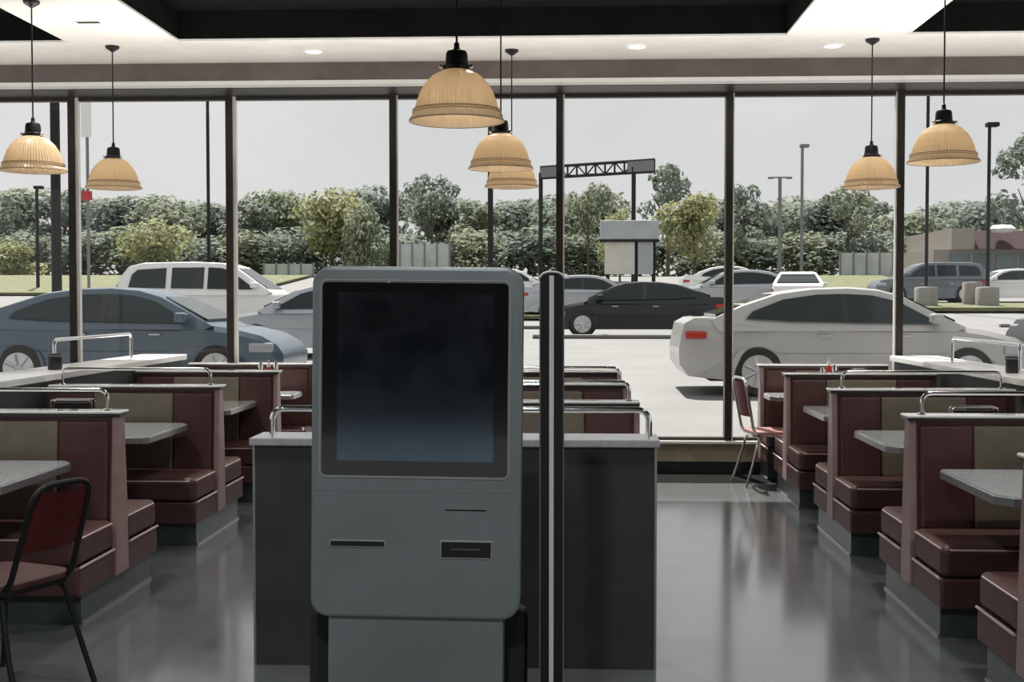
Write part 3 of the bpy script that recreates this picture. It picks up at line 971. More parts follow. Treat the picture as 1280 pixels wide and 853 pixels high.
def make_car(label, px, Y, face, L, H, pm, style='sedan', rz=0.0, group='parked cars in the car park', glass=None):
    """face +1: nose to the right. px: pixel of the car's middle"""
    X = at(px, 380, Y).x
    t = thing('car', (X, Y, gz(Y)), label, 'car', (0 if face > 0 else PI) + rz, group)
    glass = glass or M['car_glass']
    kx_, kz_ = L / 4.85, H / (1.46 if style == 'sedan' else 1.72)
    if style == 'sedan':
        top = [(-2.40, 0.80), (-2.36, 0.98), (-2.22, 1.055), (-1.75, 1.06), (-1.0, 0.97), (0.0, 0.94), (0.9, 0.93), (1.25, 0.955), (1.7, 0.89), (2.1, 0.79), (2.32, 0.66)]
        gh = [(-2.0, 1.03), (-1.55, 1.22), (-1.05, 1.385), (-0.6, 1.445), (-0.1, 1.46), (0.3, 1.43), (0.62, 1.34), (1.42, 0.93), (1.3, 0.88), (-1.9, 0.88)]
        wins = [[(-1.52, 1.05), (-1.42, 1.15), (-1.0, 1.31), (-0.55, 1.375), (-0.22, 1.385), (-0.22, 1.0), (-0.9, 1.01)],
                [(-0.14, 1.385), (0.22, 1.365), (0.55, 1.28), (1.05, 1.0), (1.0, 0.975), (-0.14, 0.995)]]
        wb, wt, zlo, zhi = 0.885, 0.60, 0.93, 1.46
        front, rear = ((1.30, 1.0), (0.66, 1.32)), ((-1.92, 1.08), (-1.12, 1.36))
    else:
        top = [(-2.40, 0.70), (-2.36, 1.05), (-2.25, 1.10), (-1.0, 1.09), (0.0, 1.07), (0.9, 1.06), (1.35, 1.07), (1.8, 1.02), (2.18, 0.94), (2.33, 0.75)]
        gh = [(-2.32, 1.06), (-2.22, 1.40), (-2.05, 1.62), (-1.7, 1.70), (-0.5, 1.72), (0.25, 1.69), (0.52, 1.62), (1.45, 1.06), (1.3, 1.0), (-2.3, 1.0)]
        wins = [[(-2.02, 1.16), (-1.95, 1.45), (-1.82, 1.56), (-1.12, 1.60), (-1.12, 1.15)],
                [(-0.98, 1.15), (-0.98, 1.605), (-0.20, 1.61), (-0.20, 1.14)],
                [(-0.10, 1.61), (0.22, 1.595), (0.46, 1.53), (1.02, 1.15), (0.95, 1.12), (-0.10, 1.135)]]
        wb, wt, zlo, zhi = 0.92, 0.72, 1.06, 1.72
        front, rear = ((1.32, 1.13), (0.58, 1.58)), ((-2.33, 1.16), (-2.15, 1.53))
    S = lambda p: (p[0] * kx_, p[1] * kz_)
    wr = 0.33 * (1 if style == 'sedan' else 1.12)
    xf, xr = 1.46 * kx_, -1.36 * kx_
    top = [S(p) for p in top]
    nose = [S(p) for p in ((2.41, 0.52), (2.40, 0.36), (2.30, 0.22))]
    tailp = [S(p) for p in ((-2.30, 0.26), (-2.42, 0.42), (-2.43, 0.62))]
    za = 0.20
    def arch(xc):
        ra = wr + 0.055
        a0 = math.asin((za - wr) / ra) if abs((za - wr) / ra) < 1 else 0
        return [(xc + ra * math.cos(a), wr + ra * math.sin(a)) for a in [a0 + (PI - 2 * a0) * k / 12 for k in range(13)]]
    outline = top + nose + arch(xf) + arch(xr) + tailp
    bm = new_bm()
    hwid = 0.90
    sl = [(-hwid, 1), (-hwid * 0.97, 0), (hwid * 0.97, 0), (hwid, 1)]
    # body: side profile swept across the width, sides bulging at the shoulder
    rings = []
    for y, edge in ((-hwid, 1), (-hwid + 0.10, 0), (hwid - 0.10, 0), (hwid, 1)):
        ring = []
        for (x, z) in outline:
            zz, yy2, xx = z, y, x
            if edge:
                zmax = interp(top, x)
                if z > 0.62 * zmax and z > 0.55:
                    zz = z - 0.07
                    yy2 = y * 0.955
                if abs(x) > 2.1 * kx_:
                    xx = x * 0.965
                    yy2 = y * 0.93
                if z < 0.3: yy2 *= 0.975
            ring.append(bm.verts.new((xx, yy2, zz)))
        rings.append(ring)
    n = len(outline)
    fs = []
    for a, b_ in zip(rings, rings[1:]):
        for i in range(n):
            fs.append(bm.faces.new([a[i], a[(i + 1) % n], b_[(i + 1) % n], b_[i]]))
    f1 = bm.faces.new(rings[0]); f2 = bm.faces.new(rings[-1][::-1])
    bmesh.ops.triangulate(bm, faces=[f1, f2])
    bmesh.ops.recalc_face_normals(bm, faces=bm.faces[:])
    body = obj('body', bm, pm, t, smooth=True)
    # greenhouse
    def half(z):
        return wb + (wt - wb) * max(0.0, min(1.0, (z / kz_ - zlo) / (zhi - zlo))) ** 1.25
    bm = new_bm()
    g = [S(p) for p in gh]
    A = [bm.verts.new((x, -half(z), z)) for x, z in g]
    A2 = [bm.verts.new((x, -half(z) * 0.86, z + (0.022 if i not in (0, len(g) - 1, len(g) - 2, len(g) - 3) else 0))) for i, (x, z) in enumerate(g)]
    B2 = [bm.verts.new((x, half(z) * 0.86, z + (0.022 if i not in (0, len(g) - 1, len(g) - 2, len(g) - 3) else 0))) for i, (x, z) in enumerate(g)]
    B = [bm.verts.new((x, half(z), z)) for x, z in g]
    for a, b_ in ((A, A2), (A2, B2), (B2, B)):
        for i in range(len(g)):
            bm.faces.new([a[i], a[(i + 1) % len(g)], b_[(i + 1) % len(g)], b_[i]])
    f1 = bm.faces.new(A); f2 = bm.faces.new(B[::-1])
    bmesh.ops.triangulate(bm, faces=[f1, f2])
    bmesh.ops.recalc_face_normals(bm, faces=bm.faces[:])
    obj('cabin', bm, pm, t, smooth=True)
    pil = [(-0.24, 1.385, -0.24, 0.998), (-0.12, 1.385, -0.12, 0.998)] if style == 'sedan' else None
    if pil:
        for s in (-1, 1):
            bm = new_bm()
            ps = [S((-0.235, 0.998)), S((-0.125, 0.996)), S((-0.125, 1.384)), S((-0.235, 1.384))]
            vs = [bm.verts.new((x, s * (half(z) + 0.004), z)) for x, z in ps]
            vi = [bm.verts.new((x, s * (half(z) - 0.03), z)) for x, z in ps]
            bm.faces.new(vs); bm.faces.new(vi[::-1])
            for i in range(4): bm.faces.new([vs[i], vs[(i + 1) % 4], vi[(i + 1) % 4], vi[i]])
            bmesh.ops.recalc_face_normals(bm, faces=bm.faces[:])
            obj('door_pillar', bm, M['tyre'], t)
    for wpts in wins:
        for s in (-1, 1):
            bm = new_bm()
            ps = [S(p) for p in wpts]
            vs = [bm.verts.new((x, s * (half(z) + 0.006), z)) for x, z in ps]
            vi = [bm.verts.new((x, s * (half(z) - 0.03), z)) for x, z in ps]
            nn = len(ps)
            bm.faces.new(vs); bm.faces.new(vi[::-1])
            for i in range(nn): bm.faces.new([vs[i], vs[(i + 1) % nn], vi[(i + 1) % nn], vi[i]])
            bmesh.ops.triangulate(bm, faces=[f for f in bm.faces if len(f.verts) > 4])
            bmesh.ops.recalc_face_normals(bm, faces=bm.faces[:])
            obj('side_window', bm, glass, t)
    for nm, (p0, p1) in (('windscreen', front), ('rear_window', rear)):
        p0, p1 = S(p0), S(p1)
        d = Vector((p1[0] - p0[0], 0, p1[1] - p0[1]))
        nrm = Vector((d.z, 0, -d.x)).normalized()
        if (nm == 'windscreen') != (nrm.x > 0): nrm = -nrm
        bm = new_bm()
        vs = []
        for (x, z), sc in ((p0, 0.86), (p1, 0.84)):
            for s in (-1, 1): vs.append(Vector((x, s * half(z) * sc, z)) + nrm * 0.03)
        o4 = [bm.verts.new(v) for v in (vs[0], vs[1], vs[3], vs[2])]
        i4 = [bm.verts.new(v - nrm * 0.05) for v in (vs[0], vs[1], vs[3], vs[2])]
        bm.faces.new(o4); bm.faces.new(i4[::-1])
        for i in range(4): bm.faces.new([o4[i], o4[(i + 1) % 4], i4[(i + 1) % 4], i4[i]])
        bmesh.ops.recalc_face_normals(bm, faces=bm.faces[:])
        obj(nm, bm, glass, t)
    # wheels
    for xc in (xf, xr):
        for s in (-1, 1):
            y0, y1 = s * (hwid - 0.24), s * (hwid - 0.015)
            bm = new_bm(); cyl(bm, (xc, y0, wr), (xc, y1, wr), wr, seg=32)
            wl = obj('wheel', bm, M['tyre'], t, bevel=0.02, smooth=True)
            bm = new_bm(); cyl(bm, (xc, y1 - s * 0.01, wr), (xc, y1 + s * 0.006, wr), wr * 0.68, seg=28)
            for k in range(7):
                a = 2 * PI * k / 7
                cyl(bm, (xc, y1 + s * 0.008, wr), (xc + wr * 0.62 * math.cos(a), y1 + s * 0.008, wr + wr * 0.62 * math.sin(a)), 0.022, 0.03, 8)
            obj('hub', bm, M['hub'], wl)
    # inner arches (dark liners)
    bm = new_bm()
    for xc in (xf, xr): cyl(bm, (xc, -hwid + 0.26, wr + 0.02), (xc, hwid - 0.26, wr + 0.02), wr + 0.05, seg=24)
    obj('wheel_liner', bm, M['tyre'], t)
    # lamps, mirrors, sill line
    for s in (-1, 1):
        bm = new_bm()
        zl = interp(top, 2.12 * kx_) - 0.09
        box(bm, 1.92 * kx_, 2.27 * kx_, min(s * 0.52, s * 0.868), max(s * 0.52, s * 0.868), zl - 0.13, zl + 0.01)
        obj('headlamp', bm, M['head'], t, bevel=0.03)
        bm = new_bm()
        zl = interp(top, -2.25 * kx_) - 0.16
        box(bm, -2.345 * kx_, -2.05 * kx_, min(s * 0.55, s * 0.868), max(s * 0.55, s * 0.868), zl - 0.11, zl)
        obj('tail_lamp', bm, M['tail'], t, bevel=0.03)
        bm = new_bm()
        xm, zm = (0.98 * kx_, 1.0 * kz_) if style == 'sedan' else (1.02 * kx_, 1.17 * kz_)
        box(bm, xm - 0.06, xm + 0.10, min(s * 0.86, s * 1.05), max(s * 0.86, s * 1.05), zm - 0.02, zm + 0.12)
        obj('mirror', bm, pm, t, bevel=0.03)
        bm = new_bm()
        for xh in ((-0.45, 0.62) if style == 'sedan' else (-0.75, 0.45)):
            box(bm, xh * kx_ - 0.10, xh * kx_ + 0.06, min(s * 0.89, s * 0.915), max(s * 0.89, s * 0.915), 0.80 * kz_, 0.825 * kz_)
        obj('door_handle', bm, M['hub'] if s < 5 else pm, t, bevel=0.006)
    obj('underbody', box(new_bm(), -2.0 * kx_, 2.0 * kx_, -0.76, 0.76, 0.19, 0.40), M['tyre'], t)
    return t

P_blue = paint('slate_blue_paint', (0.080, 0.115, 0.150))
P_white = paint('warm_white_paint', (0.46, 0.452, 0.440), 0.1)
P_silver = paint('silver_paint', (0.42, 0.44, 0.47), 0.45)
P_black = paint('blue_black_paint', (0.008, 0.012, 0.016), 0.0, 0.3, 0.1)
P_pure = paint('bright_white_paint', (0.78, 0.78, 0.77), 0.0)
P_grey = paint('blue_grey_paint', (0.14, 0.16, 0.185))
P_dark = paint('near_black_paint', (0.012, 0.012, 0.013), 0.0, 0.35, 0.1)
make_car('slate blue sedan parked outside the left windows', 168, 18.0, 1, 4.85, 1.46, P_blue)
make_car('pale champagne sedan with red tail lamp outside the right windows', 1057, 17.8, 1, 4.85, 1.46, P_white)
make_car('black sedan with big alloy wheels beyond the post right of the kiosk', 795, 33, -1, 4.75, 1.42, P_black)
make_car('large white sport utility vehicle behind the slate blue sedan', 277, 31, 1, 5.0, 1.93, P_pure, 'suv')
make_car('silver sedan whose pointed front peeps out left of the kiosk', 418, 25, -1, 4.7, 1.44, P_silver)
make_car('pale silver sedan parked behind the black sedan', 735, 42, 1, 4.7, 1.44, P_silver)
make_car('silver saloon whose roof shows above the champagne sedan boot', 922, 45, -1, 4.9, 1.55, P_silver)
make_car('white car far back whose dark windows show left of a mullion', 915, 55, 1, 4.6, 1.5, P_pure)
make_car('small white hatchback seen end-on beyond the champagne sedan roof', 997, 44, 1, 4.0, 1.5, P_pure, rz=R(80))
make_car('blue grey crossover parked before the brick red roofed building', 1158, 53, -1, 4.75, 1.68, P_grey, 'suv')
make_car('white sedan at the far right edge beyond the lamp post bases', 1262, 53.5, -1, 4.6, 1.4, P_pure)
make_car('near black vehicle nose just entering at the right edge', 1262 + 205, 20, -1, 4.8, 1.70, P_dark, 'suv')
make_car('small pale car seen between kiosk and black post', 636, 50, 1, 4.5, 1.5, P_pure)

# ------------------------------------------------------------------ poles and signs
def pole(px, Y, ytop, w, label, m='pole_dark', head=None, base=False, name='lamp_post', cat='lamp post'):
    """upright pole; ytop: pixel row of its top"""
    p = at(px, ytop, Y)
    g0 = gz(Y)
    h = p.z - g0
    t = thing(name, (p.x, Y, g0), label, cat)
    z0 = 0.0
    if base:
        z0 = 0.9
        bm = new_bm(); lathe(bm, [(0.42, -0.05), (0.42, 0.82), (0.38, 0.88), (0.1, 0.9)], seg=20, close=True)
        obj('base', bm, M['concrete'], t, smooth=True)
    bm = new_bm(); cyl(bm, (0, 0, z0 - (0 if base else 0.1)), (0, 0, h), w, w * 0.85, 16)
    obj('shaft', bm, M[m], t, smooth=True)
    if head == 'box':
        bm = new_bm(); box(bm, -0.12, 0.32, -0.18, 0.18, h - 0.02, h + 0.14)
        obj('lamp_head', bm, M[m], t, bevel=0.03)
    if head == 'cross':
        bm = new_bm(); box(bm, -0.55, 0.55, -0.05, 0.05, h - 0.04, h + 0.04)
        obj('cross_arm', bm, M[m], t)
        for s in (-1, 1):
            bm = new_bm(); box(bm, s * 0.55 - 0.16, s * 0.55 + 0.16, -0.15, 0.15, h - 0.08, h + 0.04)
            obj('lamp_head', bm, M[m], t, bevel=0.03)
    return t
pole(66, 30, -60, 0.125, 'thick dark pole left of the far left mullion', 'pole_dark')
pole(258, 45, -40, 0.065, 'thin tall pole rising behind the white utility vehicle')
pole(613, 55, 120, 0.13, 'dark pole standing behind the middle pendant lamps')
pole(1003, 62, 184, 0.085, 'grey lamp post with box head right of the centre mullion', 'pole_grey', 'box')
pole(975, 75, 222, 0.12, 'pale lamp post with cross arm and two heads', 'pole_grey', 'cross')
pole(1162, 46.7, -30, 0.065, 'tall thin pole on a round concrete base', 'pole_dark', None, True)
pole(1237, 46.7, 158, 0.07, 'dark lamp post with small head on concrete base at far right', 'pole_dark', 'box', True)
pole(46, 62, 236, 0.09, 'thin pole with small head at the far left before the trees', 'pole_dark', 'box')
p = at(1215, 385, 47.6)
b0 = obj('bollard', lathe(new_bm(), [(0.36, -0.05), (0.36, 0.98), (0.33, 1.03), (0.0001, 1.05)], seg=20), M['facade'], smooth=True)
b0.location = (p.x, 47.6, gz(47.6)); tag(b0, 'short beige bollard on the grass island', 'bollard')

# street sign with a tall white board, far left
p = at(109, 172, 40)
t = thing('street_sign', (p.x, 40, gz(40)), 'thin sign post with tall white board and small red plate', 'sign')
top = at(109, 122, 40).z - gz(40)
bot = at(109, 172, 40).z - gz(40)
obj('shaft', cyl(new_bm(), (0, 0, -0.1), (0, 0, top), 0.05), M['pole_grey'], t)
obj('board', box(new_bm(), -0.17, 0.17, -0.10, -0.055, bot, top), M['white_plastic'], t, bevel=0.01)
zr = at(109, 245, 40).z - gz(40)
obj('red_plate', box(new_bm(), -0.17, 0.17, -0.09, -0.055, zr - 0.15, zr + 0.15), M['ketchup'], t, bevel=0.01)

# sign frame: two posts, lattice beam
Yg = 60
a, c = at(676, 216, Yg), at(818, 207, Yg - 4)
t = thing('gantry_sign', (a.x, Yg, gz(Yg)), 'dark lattice beam on two posts behind the black sedan', 'sign')
L_ = Vector((c.x - a.x, -4, 0))
ha, hc = a.z - gz(Yg), c.z - gz(Yg)
px2 = at(792, 260, Yg - 3.3).x - a.x
for k, (x, y) in enumerate(((0.0, 0.0), (px2, -3.3))):
    bm = new_bm(); cyl(bm, (x, y, -0.5), (x, y, ha + (hc - ha) * x / L_.x), 0.10, seg=12)
    obj('post', bm, M['pole_dark'], t)
u = Vector((L_.x, L_.y, hc - ha))
def bar(bm, s0, s1, dz0, dz1, r):
    p0 = Vector((0, 0, ha)) + u * s0 + Vector((0, 0, dz0)); p1 = Vector((0, 0, ha)) + u * s1 + Vector((0, 0, dz1))
    cyl(bm, p0, p1, r, seg=8)
bm = new_bm()
bar(bm, 0, 1, 0.26, 0.26, 0.075); bar(bm, 0, 1, -0.26, -0.26, 0.075)
for k in range(13):
    s = k / 12
    bar(bm, s, s, -0.26, 0.26, 0.045)
    if k < 12: bar(bm, s, s + 1 / 12, -0.26 if k % 2 else 0.26, 0.26 if k % 2 else -0.26, 0.035)
obj('lattice_beam', bm, M['pole_dark'], t)
for s0, s1, nm in ((0.0, 0.17, 'end_box'), (0.78, 1.0, 'end_box')):
    bm = new_bm()
    p0 = Vector((0, -0.02, ha)) + u * s0; p1 = Vector((0, -0.02, ha)) + u * s1
    d = (p1 - p0); nn = Vector((-d.y, d.x, 0)).normalized() * 0.06
    vs = []
    for q_ in (p0, p1):
        for z in (-0.24, 0.24):
            for s in (-1, 1): vs.append(bm.verts.new(q_ + nn * s + Vector((0, 0, z))))
    for q4 in ((0, 1, 3, 2), (4, 5, 7, 6), (0, 1, 5, 4), (2, 3, 7, 6), (0, 2, 6, 4), (1, 3, 7, 5)): bm.faces.new([vs[i] for i in q4])
    bmesh.ops.recalc_face_normals(bm, faces=bm.faces[:])
    obj(nm, bm, M['pole_grey'], t)

# pale sign cabinet below it
Ys = 50
a, c = at(750, 300, Ys), at(823, 276, Ys)
g0 = gz(Ys)
t = thing('pylon_sign', ((a.x + c.x) / 2, Ys, g0), 'pale grey sign cabinet over a beige board behind the black sedan', 'sign')
w = (c.x - a.x) / 2
obj('cabinet', box(new_bm(), -w, w, -0.3, 0.3, a.z - g0, c.z - g0), M['sign_grey'], t, bevel=0.03)
obj('ledge', box(new_bm(), -w - 0.02, w + 0.02, -0.33, 0.3, a.z - g0 - 0.10, a.z - g0), M['pole_dark'], t)
b0, b1 = at(756, 343, Ys), at(816, 303, Ys)
xm = (a.x + c.x) / 2
obj('reader_board', box(new_bm(), b0.x - xm, at(793, 340, Ys).x - xm, -0.2, 0.2, b0.z - g0, b1.z - g0), M['sign_beige'], t)
obj('side_board', box(new_bm(), at(797, 340, Ys).x - xm, b1.x - xm, -0.2, 0.2, b0.z - g0, b1.z - g0), M['sign_grey'], t)
for px in (795, 817):
    x = at(px, 340, Ys).x - xm
    obj('post', box(new_bm(), x - 0.07, x + 0.07, -0.1, 0.1, -0.1, a.z - g0), M['pole_dark'], t)
for x in (b0.x - xm + 0.12,):
    obj('post', box(new_bm(), x - 0.07, x + 0.07, -0.1, 0.1, -0.1, b0.z - g0 + 0.1), M['pole_dark'], t)

# building on the right
Yb = 72
a = at(1180, 345, Yb)
x1 = at(1216, 300, Yb).x - a.x
x2 = at(1300, 300, Yb).x - a.x + 14
g0 = gz(Yb)
t = thing('shop_building', (a.x, Yb, g0), 'low shop with dark red roof band and glazed front, far right', 'building')
zr0, zr1 = at(1216, 312, Yb).z - g0, at(1216, 288, Yb).z - g0
obj('wall', box(new_bm(), -0.6, x2, 0.0, 9, -0.3, zr0), M['facade'], t)
obj('parapet', box(new_bm(), 0.3, x1, -0.35, 9, zr0, zr1 + 0.1), M['facade'], t)
bm = new_bm(); prism(bm, [(-0.6, zr0), (0.5, zr1), (9, zr1), (9, zr0)], 'x', x1 + 0.01, x2 + 0.4)
obj('roof_band', bm, M['roof_red'], t)
bm = new_bm(); lathe(bm, [(0.0001, -0.25), (0.5, -0.2), (0.75, 0.0), (0.5, 0.2), (0.0001, 0.25)], seg=20)
o = obj('roof_emblem', bm, M['white_plastic'], t, smooth=True)
o.location = (at(1249, 288, Yb).x - a.x, -0.5, zr1 + 0.05)
for k in range(7):
    xx = 0.3 + k * 2.6
    f_ = obj('shop_window', box(new_bm(), xx, xx + 2.4, -0.08, 0.02, 0.35, zr0 - 0.25), M['shop_glass'], t)
    obj('window_bar', box(new_bm(), xx + 1.15, xx + 1.25, -0.12, -0.08, 0.35, zr0 - 0.25), M['facade'], f_)
# pale fence pieces before the trees
for (pa, pb, yt, yb, Yf, lab) in ((1050, 1116, 316, 346, 74.5, 'pale fence panel behind the grass, left of the right mullion'), (500, 562, 305, 345, 74.5, 'pale fence panel at the tree foot behind the kiosk'), (330, 392, 330, 348, 74.5, 'low pale fence among bushes left of the kiosk')):
    q0, q1 = at(pa, yb, Yf), at(pb, yt, Yf)
    bm = new_bm(); box(bm, 0, q1.x - q0.x, -0.06, 0.06, -0.05, max(0.6, q1.z - gz(Yf)))
    o = thing('fence_panel', (q0.x, Yf, gz(Yf)), lab, 'fence', group='pale fence panels by the trees')
    obj('panel', bm, M['fence'], o)
    bm = new_bm()
    for k in range(5):
        xx = (q1.x - q0.x) * k / 4
        box(bm, xx - 0.05, xx + 0.05, -0.10, 0.10, -0.05, max(0.65, q1.z - gz(Yf) + 0.08))
    obj('fence_posts', bm, M['pole_grey'], o)

# ------------------------------------------------------------------ trees
def crown_mesh(seed, blobs, n, size):
    rnd = random.Random(seed)
    bm = new_bm()
    tot = sum(b_[3] ** 2 for b_ in blobs)
    for (bx, by, bz, br) in blobs:
        for _ in range(int(n * br ** 2 / tot)):
            while True:
                v = Vector((rnd.gauss(0, 1), rnd.gauss(0, 1), rnd.gauss(0, 1)))
                if v.length > 0.1: break
            v.normalize()
            rr = br * (0.55 + 0.50 * rnd.random() ** 0.7)
            c = Vector((bx, by, bz)) + Vector((v.x, v.y, v.z * 0.9)) * rr
            nrm = (v + Vector((rnd.uniform(-.8, .8), rnd.uniform(-.8, .8), rnd.uniform(-.4, 1.0)))).normalized()
            u = nrm.orthogonal().normalized()
            w = nrm.cross(u)
            a = rnd.random() * 6.28
            u2 = u * math.cos(a) + w * math.sin(a); w2 = nrm.cross(u2)
            s = size * rnd.uniform(0.55, 1.25)
            vs = [bm.verts.new(c + q_) for q_ in (-u2 * s, w2 * s * 0.55, u2 * s, -w2 * s * 0.55)]
            bm.faces.new(vs)
    me = bpy.data.meshes.new('crown')
    bm.to_mesh(me); bm.free()
    return me
def blobset(seed, kind):
    rnd = random.Random(seed)
    out = []
    if kind == 'round':
        for _ in range(9):
            a = rnd.random() * 6.28; r = rnd.uniform(0.0, 0.28)
            out.append((r * math.cos(a), r * math.sin(a), rnd.uniform(0.42, 0.82), rnd.uniform(0.16, 0.24)))
    elif kind == 'tall':
        for k in range(11):
            z = 0.30 + 0.62 * k / 10
            r = 0.17 * (1 - abs(z - 0.55))
            a = rnd.random() * 6.28
            out.append((r * math.cos(a), r * math.sin(a), z, rnd.uniform(0.11, 0.17) * (1.1 - 0.4 * z)))
    elif kind == 'airy':
        for k in range(13):
            a = rnd.random() * 6.28; r = rnd.uniform(0.08, 0.32)
            out.append((r * math.cos(a), r * math.sin(a), rnd.uniform(0.45, 0.93), rnd.uniform(0.06, 0.12)))
    else:
        for k in range(9):
            a = rnd.random() * 6.28; r = rnd.uniform(0.0, 0.42)
            out.append((r * math.cos(a), r * math.sin(a), rnd.uniform(0.22, 0.70), rnd.uniform(0.20, 0.32)))
    return out
CROWNS = {}
for kind, n, size in (('round', 2600, 0.034), ('tall', 2200, 0.030), ('airy', 1100, 0.028), ('bush', 2200, 0.042)):
    for v in range(2):
        for lf in ('leaf_dark', 'leaf_mid', 'leaf_olive'):
            if (kind, v) not in CROWNS: CROWNS[(kind, v)] = {}
            if 'me' not in CROWNS[(kind, v)]: CROWNS[(kind, v)]['me'] = crown_mesh(hash((len(kind), v, n)) % 1000, blobset(v * 17 + len(kind), kind), n, size)
            me = CROWNS[(kind, v)]['me'].copy()
            me.name = 'crown'
            me.materials.append(M[lf])
            CROWNS[(kind, v)][lf] = me
def trunk_mesh(kind):
    bm = new_bm()
    h = {'round': 0.6, 'tall': 0.8, 'airy': 0.75, 'bush': 0.35}[kind]
    cyl(bm, (0, 0, -0.03), (0.01, 0, h * 0.5), 0.022, 0.016, 8)
    cyl(bm, (0.01, 0, h * 0.5), (-0.01, 0.01, h), 0.016, 0.006, 8)
    for a in range(5):
        an = a * 1.3
        cyl(bm, (0.0, 0, h * (0.45 + 0.07 * a)), (0.2 * math.cos(an), 0.2 * math.sin(an), h * (0.75 + 0.08 * a)), 0.010, 0.003, 6)
    me = bpy.data.meshes.new('trunk'); bm.to_mesh(me); bm.free(); me.materials.append(M['bark'])
    return me
TRUNKS = {k: trunk_mesh(k) for k in ('round', 'tall', 'airy', 'bush')}
def tree(px, ytop, Y, wpx, kind, leaf, label, group, v=0):
    p = at(px, ytop, Y)
    h = p.z - gz(Y)
    wid = wpx / F * math.hypot(Y, p.x)
    nat = {'round': 0.90, 'tall': 0.52, 'airy': 0.80, 'bush': 1.25}[kind]
    hn = {'round': 1.0, 'tall': 1.03, 'airy': 1.0, 'bush': 0.95}[kind]
    o = thing('tree' if kind != 'bush' else 'bush', (p.x, Y, gz(Y)), label, 'tree' if kind != 'bush' else 'bush', random.random() * 6.28, group)
    s = (wid / nat, wid / nat, h / hn)
    for nm, me in (('trunk', TRUNKS[kind]), ('crown', CROWNS[(kind, v)][leaf])):
        c = bpy.data.objects.new(nm, me); COL.objects.link(c); c.parent = o; c.scale = s
    return o
back = [  # px, top, width, kind, leaf : the tree line, far to near
    (-60, 238, 120), (15, 236, 95), (80, 238, 90), (150, 246, 95), (205, 250, 85), (262, 254, 90), (315, 250, 90), (350, 240, 80), (470, 236, 95), (545, 240, 90),
    (595, 252, 80), (650, 250, 85), (700, 248, 85), (745, 240, 80), (850, 240, 90), (925, 252, 90), (985, 250, 90), (1040, 246, 90), (1085, 256, 80), (1140, 268, 85), (1190, 256, 85), (1240, 250, 90), (1310, 240, 100)]
places = ['at the far left edge', 'behind the thick dark pole', 'behind the far left mullion', 'above the olive bush on the left', 'left of the thin tall pole', 'right of the thin tall pole',
          'just right of the second mullion', 'left of the tall olive tree', 'behind the olive tree', 'right of the kiosk mullion', 'behind the pendant pole', 'left of the post mullion',
          'right of the post mullion', 'left of the pylon sign', 'between pylon sign and centre-right mullion', 'right of the centre-right mullion', 'behind the pale cross arm lamp post',
          'behind the grey box head lamp post', 'left of the right mullion', 'behind the tall thin pole on the right', 'above the shop parapet', 'above the dark red shop roof', 'off to the far right']
for i, (px, yt, w) in enumerate(back):
    kind = ('round', 'round', 'tall', 'round')[i % 4]
    leaf = ('leaf_dark', 'leaf_mid', 'leaf_dark')[i % 3]
    tree(px, yt - 4, 92 + (i * 7) % 13, w * (1.45 if kind != 'tall' else 0.9), kind, leaf, '%s green tree in the far tree line %s' % ('tall' if kind == 'tall' else 'rounded', places[i]), 'trees of the far tree line', i % 2)
for i in range(20):  # undergrowth filling the foot of the tree line
    px = -40 + i * 70
    tree(px, 296 - (i * 5) % 17, 86, 150, 'bush', ('leaf_dark', 'leaf_mid')[i % 2], 'dense undergrowth bush at the foot of the tree line', 'undergrowth bushes', i % 2)
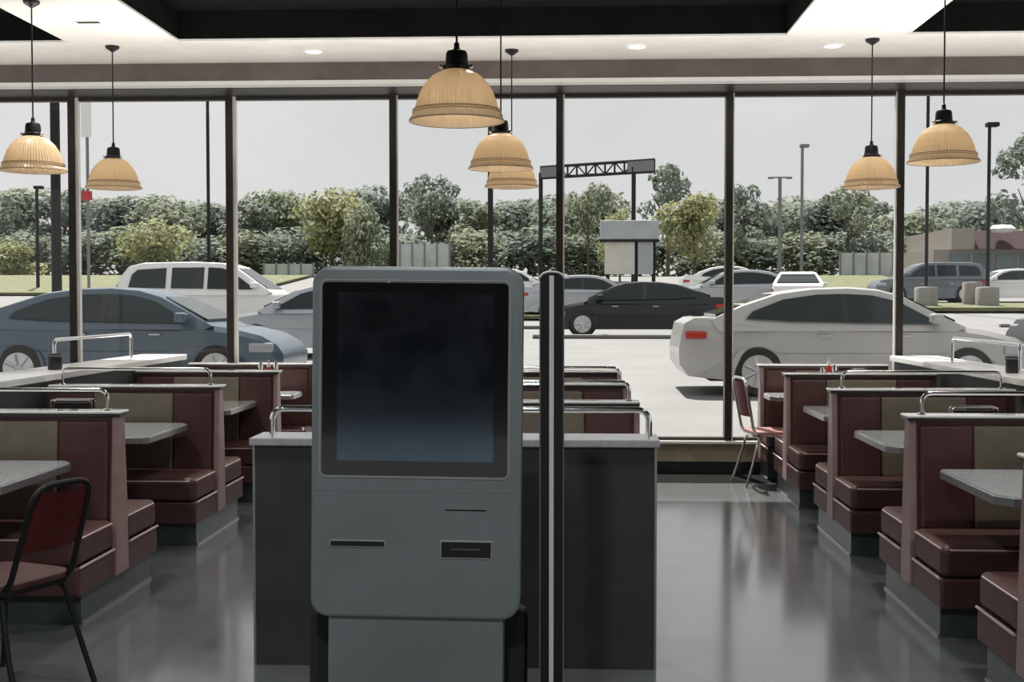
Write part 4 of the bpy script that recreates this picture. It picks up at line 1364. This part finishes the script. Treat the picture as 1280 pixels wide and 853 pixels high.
for args in ((196, 272, 80, 105, 'bush', 'leaf_olive', 'wide olive bush above the white utility vehicle', 0), (20, 302, 80, 90, 'bush', 'leaf_olive', 'low olive bush at the far left edge', 1),
             (415, 236, 82, 120, 'round', 'leaf_olive', 'rounded yellow green tree left of the kiosk mullion', 0), (455, 250, 80, 80, 'bush', 'leaf_mid', 'green bush close to the kiosk mullion', 1),
             (868, 240, 66, 92, 'round', 'leaf_olive', 'yellow green young tree right of the pylon sign', 1), (775, 262, 70, 60, 'round', 'leaf_olive', 'olive tree peeping over the pylon sign', 0)):
    tree(*args[:7], 'lighter trees before the tree line', args[7])
for args in ((540, 214, 84, 95, 'leaf_dark', 'airy dark tree rising right of the kiosk mullion', 0), (835, 207, 80, 105, 'leaf_dark', 'airy dark tree rising behind the pylon sign', 1), (735, 225, 84, 70, 'leaf_mid', 'thin airy tree under the lattice beam', 0),
             (1290, 172, 78, 130, 'leaf_dark', 'tall airy tree at the right edge above the shop', 1), (1060, 232, 84, 90, 'leaf_mid', 'airy tree left of the right mullion', 0), (930, 232, 84, 70, 'leaf_dark', 'airy dark tree just right of the centre-right mullion', 1)):
    tree(args[0], args[1], args[2], args[3], 'airy', args[4], args[5], 'airy trees before the tree line', args[6])

# ------------------------------------------------------------------ light
w = bpy.data.worlds.new('sky')
SC.world = w
w.use_nodes = True
nt = w.node_tree
bg = nt.nodes['Background']
tc = nt.nodes.new('ShaderNodeTexCoord')
nz = nt.nodes.new('ShaderNodeTexNoise')
nz.inputs['Scale'].default_value = 3.0
nz.inputs['Detail'].default_value = 6
nt.links.new(tc.outputs['Generated'], nz.inputs['Vector'])
cr = nt.nodes.new('ShaderNodeValToRGB')
cr.color_ramp.elements[0].position = 0.3
cr.color_ramp.elements[1].position = 0.7
cr.color_ramp.elements[0].color = (0.68, 0.68, 0.69, 1)
cr.color_ramp.elements[1].color = (0.78, 0.78, 0.78, 1)
nt.links.new(nz.outputs['Fac'], cr.inputs['Fac'])
nt.links.new(cr.outputs['Color'], bg.inputs['Color'])
bg.inputs['Strength'].default_value = 1.0
s = bpy.data.lights.new('sun', 'SUN')
s.energy = 9.5
s.angle = R(1.2)
s.color = (1.0, 0.96, 0.90)
so = bpy.data.objects.new('sun', s)
d = Vector((0.18, -0.66, -1.30)).normalized()
so.rotation_euler = d.to_track_quat('-Z', 'Y').to_euler()
so.location = (-5, 30, 40)
COL.objects.link(so)

SC.view_settings.view_transform = 'Standard'
SC.view_settings.look = 'None'
SC.view_settings.exposure = 0.0
SC.view_settings.gamma = 1.0
SC.view_settings.use_curve_mapping = False
